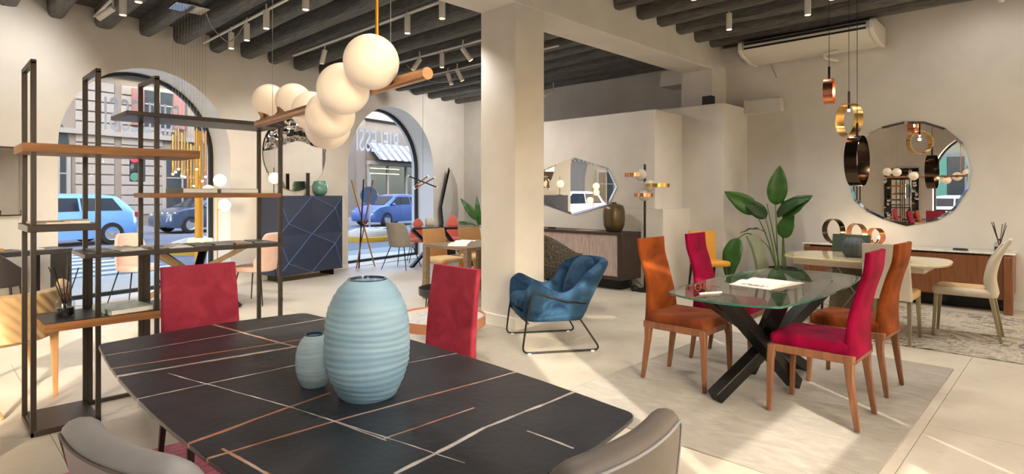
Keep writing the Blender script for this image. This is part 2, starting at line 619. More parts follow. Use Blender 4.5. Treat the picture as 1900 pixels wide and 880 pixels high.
    def build(s, name, mat, parent=None, loc=(0, 0, 0), rz=0.0, rot=None, bevel=0.0, seg=2, smooth=35, sub=0, fix=True):
        me = bpy.data.meshes.new(name)
        me.from_pydata(s.v, [], s.f)
        for mm in (mat if isinstance(mat, (list, tuple)) else [mat]):
            me.materials.append(MAT[mm])
        if any(s.mi):
            me.polygons.foreach_set('material_index', s.mi)
        if fix:
            bm = bmesh.new()
            bm.from_mesh(me)
            bmesh.ops.recalc_face_normals(bm, faces=bm.faces)
            bm.to_mesh(me)
            bm.free()
        if smooth:
            me.polygons.foreach_set('use_smooth', [True] * len(me.polygons))
            me.set_sharp_from_angle(angle=R(smooth))
        me.update()
        o = bpy.data.objects.new(name, me)
        COL.objects.link(o)
        o.location = loc
        o.rotation_euler = rot if rot else (0, 0, rz)
        if parent is not None:
            o.parent = parent
        if bevel:
            b = o.modifiers.new('round', 'BEVEL')
            b.width = bevel
            b.segments = seg
            b.limit_method = 'ANGLE'
            b.angle_limit = R(40)
        if sub:
            b = o.modifiers.new('soft', 'SUBSURF')
            b.levels = sub
            b.render_levels = sub
        return o

def tag(o, label=None, cat=None, group=None, kind=None):
    if label: o['label'] = label
    if cat: o['category'] = cat
    if group: o['group'] = group
    if kind: o['kind'] = kind
    return o

def thing(name, label, cat, loc=(0, 0, 0), rz=0.0, group=None):
    o = bpy.data.objects.new(name, None)
    o.empty_display_size = 0.1
    COL.objects.link(o)
    o.location = loc
    o.rotation_euler = (0, 0, rz)
    return tag(o, label, cat, group)

def struct(o):
    o['kind'] = 'structure'
    return o

def dup(root, label, loc=None, rz=None, group=None):
    def cp(o, parent):
        c = o.copy()
        COL.objects.link(c)
        if parent is not None:
            c.parent = parent
        for ch in o.children:
            cp(ch, c)
        return c
    r = cp(root, None)
    r['label'] = label
    if group: r['group'] = group
    if loc is not None: r.location = loc
    if rz is not None: r.rotation_euler = (0, 0, rz)
    return r

def rrect(hx, hy, r, n=6, cx=0.0, cy=0.0):
    out = []
    for sx, sy, a0 in ((1, 1, 0), (-1, 1, 90), (-1, -1, 180), (1, -1, 270)):
        for k in range(n + 1):
            a = R(a0 + 90 * k / n)
            out.append((cx + sx * (hx - r) + r * math.cos(a), cy + sy * (hy - r) + r * math.sin(a)))
    return out

def smoothpath(pts, n=6):
    """Catmull-Rom through the points"""
    P = [Vector(p) for p in pts]
    P = [P[0] * 2 - P[1]] + P + [P[-1] * 2 - P[-2]]
    out = []
    for i in range(1, len(P) - 2):
        for k in range(n):
            t = k / n
            a, b, c, d = P[i - 1], P[i], P[i + 1], P[i + 2]
            out.append(0.5 * (2 * b + (c - a) * t + (2 * a - 5 * b + 4 * c - d) * t * t + (3 * b - a - 3 * c + d) * t ** 3))
    out.append(P[-2])
    return out

def filletpath(pts, r, n=5):
    P = [Vector(p) for p in pts]
    out = [P[0]]
    for i in range(1, len(P) - 1):
        a, b, c = P[i - 1], P[i], P[i + 1]
        u, v = (a - b), (c - b)
        rr = min(r, u.length * 0.49, v.length * 0.49)
        p, q = b + u.normalized() * rr, b + v.normalized() * rr
        for k in range(n + 1):
            t = k / n
            out.append(p * (1 - t) ** 2 + b * 2 * t * (1 - t) + q * t * t)
    out.append(P[-1])
    return out

def lerp(a, b, t):
    return a + (b - a) * t

def curve1(keys, t):
    """smooth interpolation through (t, value) keys, without overshoot"""
    if t <= keys[0][0]:
        return keys[0][1]
    n = len(keys)
    sl = [(keys[i + 1][1] - keys[i][1]) / (keys[i + 1][0] - keys[i][0]) for i in range(n - 1)]
    m = [sl[0]] + [0.0 if sl[i - 1] * sl[i] <= 0 else 2 * sl[i - 1] * sl[i] / (sl[i - 1] + sl[i]) for i in range(1, n - 1)] + [sl[-1]]
    for i in range(n - 1):
        a, x = keys[i]
        b, y = keys[i + 1]
        if t <= b:
            h = b - a
            u = (t - a) / h
            return (2 * u ** 3 - 3 * u * u + 1) * x + (u ** 3 - 2 * u * u + u) * h * m[i] + (-2 * u ** 3 + 3 * u * u) * y + (u ** 3 - u * u) * h * m[i + 1]
    return keys[-1][1]

# the slanted street wall: s runs along it, n points out to the street
WP = Vector((1.13, 8.62, 0.0))
TH = math.atan(0.222)
def wl(s, n, z):
    return Vector((WP.x + s * math.cos(TH) - n * math.sin(TH), WP.y + s * math.sin(TH) + n * math.cos(TH), z))

# ---------------------------------------------------------------- floor
fb = MB().span((-2.3, -1.3, -0.05), (9.3, 11.6, -0.006)).build('floor', 'grout', smooth=0)
struct(fb)
PX, PY = 1.82, 0.91
tile_mesh = None
row = 0
y = 0.645 - 2 * PY
while y < 11.2:
    x = -2.2 - (0.91 if row % 2 else 0.2)
    while x < 9.1:
        x0, x1 = max(x, -2.25), min(x + PX, 9.2)
        full = x0 == x and x1 == x + PX
        if full and tile_mesh is not None:
            o = tile_mesh.copy()
            COL.objects.link(o)
            o.location = (x0, y, 0)
        else:
            o = MB().span((0.0015, 0.0015, -0.006), (x1 - x0 - 0.0015, PY - 0.0015, 0.0)).build('floor_tile', 'floor_stone', fb, (x0, y, 0), smooth=0)
            if full: tile_mesh = o
        x += PX
    y += PY
    row += 1

# ---------------------------------------------------------------- walls
def arch_pts(sa, sb, zs, n=24):
    c, r = (sa + sb) / 2, (sb - sa) / 2
    return [(c - r * math.cos(PI * k / n), zs + r * math.sin(PI * k / n)) for k in range(n + 1)]

def arch_wall(name, s0, s1, ztop, thick, openings, mat='wall_paint', loc=(0, 0, 0), rz=0.0):
    b = MB()
    cur = s0
    for sa, sb, zs, sill in openings:
        b.span((cur, 0, -0.05), (sa, thick, ztop))
        pts = arch_pts(sa, sb, zs)
        for (x0, z0), (x1, z1) in zip(pts, pts[1:]):
            if abs(x1 - x0) > 1e-5:
                b.add([(x0, 0, z0), (x1, 0, z1), (x1, 0, ztop), (x0, 0, ztop), (x0, thick, z0), (x1, thick, z1), (x1, thick, ztop), (x0, thick, ztop)],
                      [(0, 1, 2, 3), (7, 6, 5, 4)])
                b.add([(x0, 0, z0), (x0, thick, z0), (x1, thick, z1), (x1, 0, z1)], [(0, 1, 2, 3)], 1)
        b.span((sa, 0, -0.05), (sb, thick, sill))
        for xx, e in ((sa, 0.0006), (sb, -0.0006)):
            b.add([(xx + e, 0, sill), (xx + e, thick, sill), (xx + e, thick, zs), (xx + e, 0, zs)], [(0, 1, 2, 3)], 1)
        cur = sb
    b.span((cur, 0, -0.05), (s1, thick, ztop))
    return struct(b.build(name, [mat, 'reveal_skylit'], None, loc, rz, smooth=40, fix=False))

W1 = (0.04, 2.21, 1.94, 0.012)
W2 = (4.505, 6.937, 1.885, 0.012)
plain('reveal_skylit', '#f0eeea', 0.7)  # white paint, with the sky light on the reveals put into its colour
plain('facade_stucco', '#b5a692', 0.9)
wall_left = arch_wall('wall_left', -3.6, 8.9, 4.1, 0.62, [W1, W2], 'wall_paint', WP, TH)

def arch_window(name, op, n0, loc, rz, fw=0.05, fd=0.06, bars=(), mull=()):
    sa, sb, zs, sill = op
    g = 0.004
    outer = [(sa + g, sill)] + [(x, z) for x, z in arch_pts(sa + g, sb - g, zs)] + [(sb - g, sill)]
    c, r = (sa + sb) / 2, (sb - sa) / 2
    inner = [(sa + fw, sill + fw)] + [(c - (r - fw) * math.cos(PI * k / 24), zs + (r - fw) * math.sin(PI * k / 24)) for k in range(25)] + [(sb - fw, sill + fw)]
    b = MB()
    m = len(outer)
    vs = [(x, n0, z) for x, z in outer] + [(x, n0, z) for x, z in inner] + [(x, n0 + fd, z) for x, z in outer] + [(x, n0 + fd, z) for x, z in inner]
    fs = []
    for i in range(m):
        j = (i + 1) % m
        fs += [(i, j, m + j, m + i), (2 * m + j, 2 * m + i, 3 * m + i, 3 * m + j), (m + i, m + j, 3 * m + j, 3 * m + i), (j, i, 2 * m + i, 2 * m + j)]
    b.add(vs, fs)
    for z in bars:
        b.span((sa + fw, n0 + 0.01, z - 0.02), (sb - fw, n0 + 0.05, z + 0.02))
    for x in mull:
        zt = zs + math.sqrt(max(0.0, (r - fw) ** 2 - (x - c) ** 2))
        b.span((x - 0.025, n0 + 0.005, sill + fw), (x + 0.025, n0 + fd - 0.005, zt))
    fr = struct(b.build(name, 'window_metal', None, loc, rz, smooth=30))
    p = MB()
    gl = [(sa + fw - 0.01, sill + fw - 0.01)] + [(c - (r - fw + 0.01) * math.cos(PI * k / 24), zs + (r - fw + 0.01) * math.sin(PI * k / 24)) for k in range(25)] + [(sb - fw + 0.01, sill + fw - 0.01)]
    p.add([(x, n0 + fd / 2, z) for x, z in gl], [tuple(range(len(gl)))])
    p.build('pane', 'window_glass', fr, smooth=0, fix=False)
    return fr

def text_mesh(name, body, mat, parent, size, depth, sx, loc, rot):
    cu = bpy.data.curves.new(name, 'FONT')
    cu.body = body
    cu.size = size
    cu.extrude = depth
    cu.offset = 0.0
    cu.align_x = 'CENTER'
    cu.align_y = 'CENTER'
    cu.resolution_u = 3
    tmp = bpy.data.objects.new(name + '_temp', cu)
    COL.objects.link(tmp)
    dg = bpy.context.evaluated_depsgraph_get()
    me = bpy.data.meshes.new_from_object(tmp.evaluated_get(dg))
    bpy.data.objects.remove(tmp)
    bpy.data.curves.remove(cu)
    for v in me.vertices:
        v.co.x *= sx
    me.materials.clear()
    me.materials.append(MAT[mat])
    me.name = name
    o = bpy.data.objects.new(name, me)
    COL.objects.link(o)
    o.location = loc
    o.rotation_euler = rot
    o.parent = parent
    return o

k = Mt('vinyl_white')
tr = k.n('BsdfTranslucent')
tr.inputs[0].default_value = (0.9, 0.89, 0.86, 1)
df = k.n('BsdfDiffuse')
df.inputs[0].default_value = (0.9, 0.89, 0.86, 1)
mx = k.n('MixShader')
mx.inputs[0].default_value = 0.22
k.l(tr.outputs[0], mx.inputs[1])
k.l(df.outputs[0], mx.inputs[2])
k.l(mx.outputs[0], k.out.inputs[0])
MAT['vinyl_white'] = k.m
win1 = arch_window('window_1', W1, 0.44, WP, TH)
win2 = arch_window('window_2', W2, 0.44, WP, TH)
for w, sc_, zc, wid in ((win1, 1.21, 2.43, 0.97), (win2, 5.735, 2.435, 1.18)):
    t = text_mesh('lettering', 'RIFLESSI', 'vinyl_white', w, 0.62, 0.0, 1.0, (sc_, 0.462, zc), (PI / 2, 0, PI))
    xs = [v.co.x for v in t.data.vertices]
    ys = [v.co.y for v in t.data.vertices]
    kx, ky = wid / (max(xs) - min(xs)), 0.445 / (max(ys) - min(ys))
    mx, my = (max(xs) + min(xs)) / 2, (max(ys) + min(ys)) / 2
    for v in t.data.vertices:
        v.co.x = (v.co.x - mx) * kx
        v.co.y = (v.co.y - my) * ky

struct(MB().prism([(-2.3, -1.16), (40, -1.16), (40, 17.85), (-2.3, 8.45)], 4.12, 17.0).prism([(9.3, -1.16), (40, -1.16), (40, 17.85), (9.3, 11.05)], -0.14, 4.12).build('wall_upper', 'facade_stucco', smooth=0))
wall_right = struct(MB().span((9.0, -1.3, -0.05), (9.3, 11.5, 4.1)).build('wall_right', 'wall_paint', smooth=0))
# walls behind the viewer: the shop front and the side street front
W3 = (0.62, 2.95, 1.85, 0.10)
W5 = (-1.75, 0.30, 1.85, 0.10)
W7 = (3.2, 5.05, 1.95, 0.10)  # this opening and the next are added to let in fill light
W8 = (6.45, 8.85, 1.85, 0.10)
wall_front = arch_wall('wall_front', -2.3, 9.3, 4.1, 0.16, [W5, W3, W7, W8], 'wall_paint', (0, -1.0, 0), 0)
wall_front.scale = (1, -1, 1)
win3 = arch_window('window_3', W3, 0.02, (0, -1.0, 0), 0, bars=(0.55, 0.8))
win3.scale = (1, -1, 1)
win5 = arch_window('window_5', W5, 0.02, (0, -1.0, 0), 0, bars=(0.55, 0.8))
win5.scale = (1, -1, 1)
plain('blocker_cloth', '#b3a58c', 0.9)
k = Mt('helper_cloth')
tr = k.n('BsdfTranslucent')
tr.inputs[0].default_value = (0.82, 0.78, 0.70, 1)
df = k.n('BsdfDiffuse')
df.inputs[0].default_value = (0.8, 0.77, 0.70, 1)
mx = k.n('MixShader')
mx.inputs[0].default_value = 0.45
k.l(tr.outputs[0], mx.inputs[1])
k.l(df.outputs[0], mx.inputs[2])
k.l(mx.outputs[0], k.out.inputs[0])
MAT['helper_cloth'] = k.m
shade = thing('sun_mask', 'unseen boards added to carve the sun patches, in the shop front window behind the viewer', 'light blocker', (0, 0, 0))  # added, unseen boards; the gaps between them shape the sun patches
for pts in (((1.22, 1.06), (2.90, 1.06), (2.90, 1.96), (1.22, 2.44)), ((1.22, 2.49), (2.90, 2.01), (2.90, 3.02), (1.22, 3.02)), ((0.66, 0.12), (2.90, 0.12), (2.90, 0.60), (0.66, 0.60)), ((1.12, 0.80), (2.45, 0.80), (2.45, 0.87), (1.12, 0.87)), ((0.66, 0.60), (1.12, 0.60), (1.12, 1.40), (0.66, 1.40)), ((2.45, 0.60), (2.90, 0.60), (2.90, 1.06), (2.45, 1.06))):
    MB().wallprism(pts, -0.975, -0.985).build('board', 'helper_cloth', shade, smooth=0)
tag(MB().wallprism([(-1.72, 0.14), (0.27, 0.14), (0.27, 2.80), (-0.46, 2.80), (-0.46, 2.34), (-1.72, 2.34)], -0.975, -0.985).build('added_blind', 'blocker_cloth', None, smooth=0), 'stepped cream blind added to shape the sun, in the other shop front window behind the viewer', 'blind')  # added blind; its stepped top cuts the sun on the burgundy chair
for nm, op in (('fill_window_7', W7), ('fill_window_8', W8)):
    w_ = arch_window(nm, op, 0.02, (0, -1.0, 0), 0, bars=(0.8,))
    w_.scale = (1, -1, 1)
for x0, x1, lab in ((3.15, 5.10, 'unseen cream blind added as fill light in the front window nearer the glass table'), (6.40, 8.90, 'unseen cream blind added as fill light in the front window nearer the walnut sideboard')):
    tag(MB().span((x0, -0.985, 0.12), (x1, -0.978, 3.2)).span((x0, -0.99, 3.2), (x1, -0.95, 3.24)).build('added_blind', 'helper_cloth', None, smooth=0), lab, 'blind')  # added, unseen: the sunlit cloth works as a soft fill light
W4 = (0.55, 2.98, 1.85, 0.10)
W6 = (4.9, 7.0, 1.85, 0.10)
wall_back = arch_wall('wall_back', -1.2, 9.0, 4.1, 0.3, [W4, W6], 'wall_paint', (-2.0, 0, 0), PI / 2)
win4 = arch_window('window_4', W4, 0.20, (-2.0, 0, 0), PI / 2, bars=(0.5, 0.7, 0.9))
win6 = arch_window('window_6', W6, 0.20, (-2.0, 0, 0), PI / 2)

# column, white beam, piers and the half-height partition
cb = MB().span((4.175, 4.033, 0), (4.615, 4.541, 3.30))
struct(cb.build('column', 'wall_paint', smooth=0, bevel=0.012))
pb = MB().span((4.150, 4.008, 0), (4.640, 4.566, 0.125))
struct(pb.build('baseboard_column', 'white_paint', smooth=0, bevel=0.006))
struct(MB().span((-2.0, 4.03, 3.27), (9.0, 4.54, 4.0)).build('ceiling_beam_white', 'wall_paint', smooth=0, bevel=0.012))
struct(MB().span((8.5, 4.03, 0), (9.0, 4.54, 3.27)).build('wall_pier', 'wall_paint', smooth=0))
pt = MB().span((7.356, 4.21, 0), (8.16, 7.6, 1.145)).span((7.356, 4.34, 1.145), (8.16, 7.6, 2.57))
struct(pt.build('wall_partition', 'wall_paint', smooth=0, bevel=0.006))
struct(MB().span((8.15, 3.69, 0), (9.0, 4.70, 2.68)).build('wall_return', 'wall_paint', smooth=0, bevel=0.006))
struct(MB().span((8.86, 3.15, 2.585), (9.0, 3.69, 2.775)).build('trim_1', 'wall_paint', smooth=0))
struct(MB().span((8.80, 3.48, 3.36), (9.0, 4.03, 3.62)).build('trim_2', 'wall_paint', smooth=0))
struct(MB().span((8.55, 4.54, 3.12), (9.0, 4.95, 3.36)).build('trim_3', 'wall_paint', smooth=0))
bw = MB()
bw.span((8.985, -1.0, 0), (9.0, 3.69, 0.09))
struct(bw.build('baseboard_right', 'white_paint', smooth=0))
bw = MB()
for a, b in ((-3.4, 0.04), (2.21, 4.505), (6.937, 8.6)):
    bw.span((a, -0.014, 0), (b, 0, 0.08))
struct(bw.build('baseboard_left', 'white_paint', None, WP, TH, smooth=0))

# ---------------------------------------------------------------- ceilings with old beams
def old_beam(x, y0, y1, zb, w, h, parent, seed):
    rnd = random.Random(seed)
    rings = []
    n = 15
    sec = [(-0.5, 1), (-0.5, 0.30), (-0.42, 0.08), (-0.25, 0.0), (0.25, 0.0), (0.42, 0.08), (0.5, 0.30), (0.5, 1)]
    ph = rnd.random() * 50
    for i in range(n):
        y = lerp(y0, y1, i / (n - 1))
        ring = []
        for k, (a, b) in enumerate(sec):
            dx = 0.012 * noise.noise((k * 3.1 + ph, y * 1.3, 0.0))
            dz = 0.016 * noise.noise((k * 2.3 + ph, y * 1.1, 7.0)) if b < 0.9 else 0
            ring.append((x + a * w + dx, y, zb + b * h + dz))
        rings.append(ring)
    return MB().loft(rings).build('beam', 'ceiling_wood', parent, smooth=50)

def ceiling(name, y0, y1, zc, zb, xs, x0=-2.0, x1=9.0):
    c = struct(MB().span((x0 - 0.2, y0 - 0.1, zc + 0.02), (x1 + 0.2, y1 + 0.3, zc + 0.12)).build(name, 'ceiling_plank', smooth=0))
    y = y0
    i = 0
    while y < y1:
        wd = 0.235 + 0.03 * math.sin(i * 2.7)
        MB().span((x0, y + 0.004, zc), (x1, min(y + wd, y1) - 0.004, zc + 0.018 - 0.004 * (i % 2))).build('plank', 'ceiling_plank', c, smooth=0)
        y += wd
        i += 1
    for i, x in enumerate(xs):
        old_beam(x, y0, y1, zb + 0.012 * math.sin(i * 1.9), 0.185 + 0.02 * math.sin(i * 3.3), zc - zb + 0.01, c, i + int(y0 * 10))
    return c
ceiling('ceiling', 4.54, 11.0, 3.655, 3.435, [-1.2 + 0.473 * k + 0.02 * math.sin(k * 2.1) for k in range(22)])
ceiling('ceiling_2', -1.0, 4.03, 3.82, 3.60, [-1.72 + 0.5115 * k + 0.012 * math.sin(k * 2.1) for k in range(21)])
# ---------------------------------------------------------------- chairs
def tapered_leg(b, top, bot, wt, wb, up=(0, 1, 0)):
    b.bar(top, bot, wt, wt, wb, wb, up=up)
    return b

def high_chair(label, loc, rz, fab, seat_fab):
    """faces +Y"""
    t = thing('high_back_chair', label, 'chair', loc, rz)
    fr = MB()
    fr.span((-0.19, 0.195, 0.375), (0.19, 0.235, 0.425))
    fr.span((-0.19, -0.235, 0.375), (0.19, -0.195, 0.425))
    for s in (-1, 1):
        fr.span((s * 0.205, -0.235, 0.375), (s * 0.165, 0.235, 0.425))
    fr.build('seat_frame', 'chair_wood', t, bevel=0.006)
    for sx in (-1, 1):
        b = MB()
        P = [(sx * 0.19, 0.222, 0.42), (sx * 0.197, 0.232, 0.33), (sx * 0.20, 0.240, 0.0)]
        rings = []
        for (x, y, z), w in zip(P, (0.052, 0.038, 0.026)):
            rings.append([(x - w / 2, y - w / 2, z), (x + w / 2, y - w / 2, z), (x + w / 2, y + w / 2, z), (x - w / 2, y + w / 2, z)])
        b.loft(rings).build('leg', 'chair_wood', t, bevel=0.005)
        b = MB()
        P = [(sx * 0.178, -0.20, 0.42), (sx * 0.186, -0.205, 0.30), (sx * 0.19, -0.245, 0.0)]
        rings = []
        for (x, y, z), w in zip(P, (0.055, 0.040, 0.027)):
            rings.append([(x - w / 2, y - w / 2, z), (x + w / 2, y - w / 2, z), (x + w / 2, y + w / 2, z), (x - w / 2, y + w / 2, z)])
        b.loft(rings).build('leg', 'chair_wood', t, bevel=0.005)
    b = MB()
    rings = []
    for z, ins in ((0.425, 0.008), (0.430, 0.0), (0.478, -0.002), (0.490, 0.006), (0.496, 0.022), (0.498, 0.06)):
        rings.append([(x, y, z - 0.012 * max(0, (y - 0.15) / 0.1) ** 2 * 0.5) for x, y in rrect(0.205 - ins, 0.225 - ins, 0.035, 5, 0, 0.015)])
    b.loft(rings).build('seat', seat_fab, t, smooth=60)
    b = MB()
    rings = []
    N = 16
    for i in range(N + 1):
        u = i / N
        z = lerp(0.40, 1.015, u)
        yc = curve1([(0, -0.205), (0.15, -0.200), (0.38, -0.210), (0.62, -0.243), (0.84, -0.283), (1, -0.292)], u)
        hw = curve1([(0, 0.200), (0.15, 0.198), (0.55, 0.168), (1, 0.180)], u)
        th = curve1([(0, 0.058), (0.3, 0.050), (1, 0.032)], u)
        ring = []
        for x, y in rrect(hw, th / 2, th * 0.42, 3):
            xn = x / hw
            dz = (-0.032 + 0.036 * xn * xn) * max(0, (u - 0.75) / 0.25)
            ring.append((x, yc + y - 0.012 * (1 - xn * xn), z + dz))
        rings.append(ring)
    b.loft(rings).build('backrest', fab, t, smooth=60)
    return t
high_chair('bright crimson velvet high-back chair nearest the rug edge, back to the bare floor', (3.92, 1.15, 0.0095), 0, 'red_velvet', 'red_velvet')
high_chair('rust velvet high-back chair beside the crimson one, its back to the beige chairs', (4.69, 1.155, 0.0095), R(-2), 'rust_velvet', 'rust_velvet')
high_chair('rust velvet high-back chair with walnut legs facing the blue armchair end of the glass table', (3.93, 2.06, 0.0095), PI, 'rust_velvet', 'rust_dark_velvet')
high_chair('crimson velvet high-back chair on the far side of the glass table by the yellow chair', (4.66, 2.06, 0.0095), PI + R(3), 'red_velvet', 'red_velvet')

def side_chair(name, label, loc, rz, back_fab, seat_fab, leg_mat, w=0.36, top=1.0, bot=0.42, lean=0.06, group=None, legw=0.026, seat_d=0.42, curve=0.012, slim=0.0):
    """upholstered chair with a slab back, faces +Y"""
    t = thing(name, label, 'chair', loc, rz, group)
    h = w / 2
    for sx in (-1, 1):
        tapered_leg(MB(), (sx * (h - 0.025), seat_d / 2 - 0.03, bot - 0.02), (sx * (h - 0.012), seat_d / 2 - 0.0, 0), legw * 1.25, legw * 0.8).build('leg', leg_mat, t, bevel=0.003)
        tapered_leg(MB(), (sx * (h - 0.025), -seat_d / 2 + 0.02, bot - 0.02), (sx * (h - 0.012), -seat_d / 2 - 0.045, 0), legw * 1.25, legw * 0.8).build('leg', leg_mat, t, bevel=0.003)
    rings = []
    for z, ins in ((bot - 0.03, 0.01), (bot - 0.022, 0.0), (bot + 0.022, -0.002), (bot + 0.038, 0.012), (bot + 0.042, 0.04)):
        rings.append([(x, y, z) for x, y in rrect(h - ins, seat_d / 2 - ins, 0.045, 5)])
    MB().loft(rings).build('seat', seat_fab, t, smooth=60)
    rings = []
    N = 12
    for i in range(N + 1):
        u = i / N
        z = lerp(bot - 0.03, top, u)
        yc = -seat_d / 2 + 0.01 - lean * u * u
        hw = h - slim * u
        th = lerp(0.05, 0.032, u)
        ring = []
        for x, y in rrect(hw, th / 2, th * 0.42, 3):
            xn = x / hw
            ring.append((x, yc + y - curve * (1 - xn * xn), z - (0.006 * xn * xn if u > 0.95 else 0)))
        rings.append(ring)
    MB().loft(rings).build('backrest', back_fab, t, smooth=60)
    return t
b1 = side_chair('upholstered_chair', 'burgundy suede chair at the far end of the black stone table by the open shelf', (1.035, 3.05, 0.0095), PI, 'burgundy', 'burgundy', 'bronze_metal', 0.385, 0.985, lean=0.05, curve=0.02, slim=0.012)
dup(b1, 'burgundy suede chair with sun patches, beside the big blue vase near the coffee tables', (1.72, 2.33, 0.0), R(90))

bl = side_chair('slim_leather_chair', 'beige leather chair seen from its back at the long side of the marble table', (6.375, 1.265, 0.0118), R(-90), 'beige_leather', 'beige_seat', 'champagne_metal', 0.40, 0.90, lean=0.075, legw=0.03, curve=0.0, slim=0.02)
# the other beige chair has a bent, tufted back
def tuft_chair(label, loc, rz):
    t = thing('slim_leather_chair', label, 'chair', loc, rz)
    for sx in (-1, 1):
        tapered_leg(MB(), (sx * 0.165, 0.20, 0.42), (sx * 0.172, 0.225, 0), 0.034, 0.022).build('leg', 'champagne_metal', t, bevel=0.003)
        tapered_leg(MB(), (sx * 0.165, -0.20, 0.42), (sx * 0.172, -0.275, 0), 0.034, 0.022).build('leg', 'champagne_metal', t, bevel=0.003)
    rings = []
    for z, ins in ((0.40, 0.01), (0.408, 0.0), (0.452, -0.002), (0.468, 0.012), (0.472, 0.04)):
        rings.append([(x, y, z) for x, y in rrect(0.20 - ins, 0.235 - ins, 0.05, 5)])
    st = MB().loft(rings).build('seat', 'beige_leather', t, smooth=60)
    MB().loft([[(x, y, z) for x, y in rrect(0.165 - i, 0.19 - i, 0.04, 5, 0, 0.02)] for z, i in ((0.470, 0.0), (0.478, 0.004), (0.480, 0.02))]).build('seat_pad', 'beige_seat', st, smooth=60)
    def bk(hw0, th0, y_off, z0, z1, name, m):
        rings = []
        for i in range(15):
            u = i / 14
            z = lerp(z0, z1, u)
            yc = curve1([(0.42, -0.215), (0.55, -0.195), (0.72, -0.225), (0.93, -0.335)], z) + y_off
            hw = hw0 * curve1([(0, 1.0), (0.6, 1.0), (1, 0.86)], u)
            th = th0 * curve1([(0, 1.0), (0.5, 1.0), (0.95, 0.7), (1, 0.4)], u)
            rings.append([(x, yc + y, z) for x, y in rrect(hw, th / 2, th * 0.42, 3)])
        return MB().loft(rings).build(name, m, t, smooth=60)
    bk(0.20, 0.07, 0, 0.41, 0.935, 'backrest', 'beige_leather')
    for i, (dx) in enumerate((-0.105, 0.0, 0.105)):
        rings = []
        for k in range(13):
            u = k / 12
            z = lerp(0.50, 0.90, u)
            yc = curve1([(0.42, -0.215), (0.55, -0.195), (0.72, -0.225), (0.93, -0.335)], z) + 0.034
            rings.append([(dx * (1 - 0.1 * u) + x, yc + y, z) for x, y in rrect(0.046, 0.014, 0.012, 3)])
        MB().loft(rings).build('back_channel', 'beige_leather', t, smooth=60)
    return t
tuft_chair('beige leather chair with curved channelled back at the rounded end of the marble table', (6.97, 0.79, 0.0118), R(2))
gc = side_chair('green_leather_chair', 'dark green leather chair behind the marble table, in front of the walnut sideboard', (7.45, 1.93, 0.0118), R(90), 'green_leather', 'dark_leather', 'black_metal', 0.40, 0.875, lean=0.05, legw=0.024)
side_chair('green_leather_chair', 'pale olive leather chair seen edge-on in front of the tall potted plant', (6.86, 2.43, 0.0118), PI + R(6), 'green_leather_light', 'green_leather_light', 'black_metal', 0.40, 0.87, lean=0.12, legw=0.024)
side_chair('yellow_chair', 'mustard yellow leather chair with black metal legs against the white wall', (7.66, 3.66, 0), R(145), 'yellow_leather', 'yellow_leather', 'black_metal', 0.40, 0.845, lean=0.03, legw=0.026, bot=0.405, curve=0.0)
tc = side_chair('tan_leather_chair', 'tan leather chair at the wooden table nearest the arched window', (5.28, 6.52, 0), R(178), 'tan_leather', 'sand_leather', 'rod_brass', 0.42, 0.86, lean=0.06, legw=0.022, slim=0.015)
dup(tc, 'tan leather chair at the wooden table nearest the white column', (5.87, 6.44, 0), R(172))
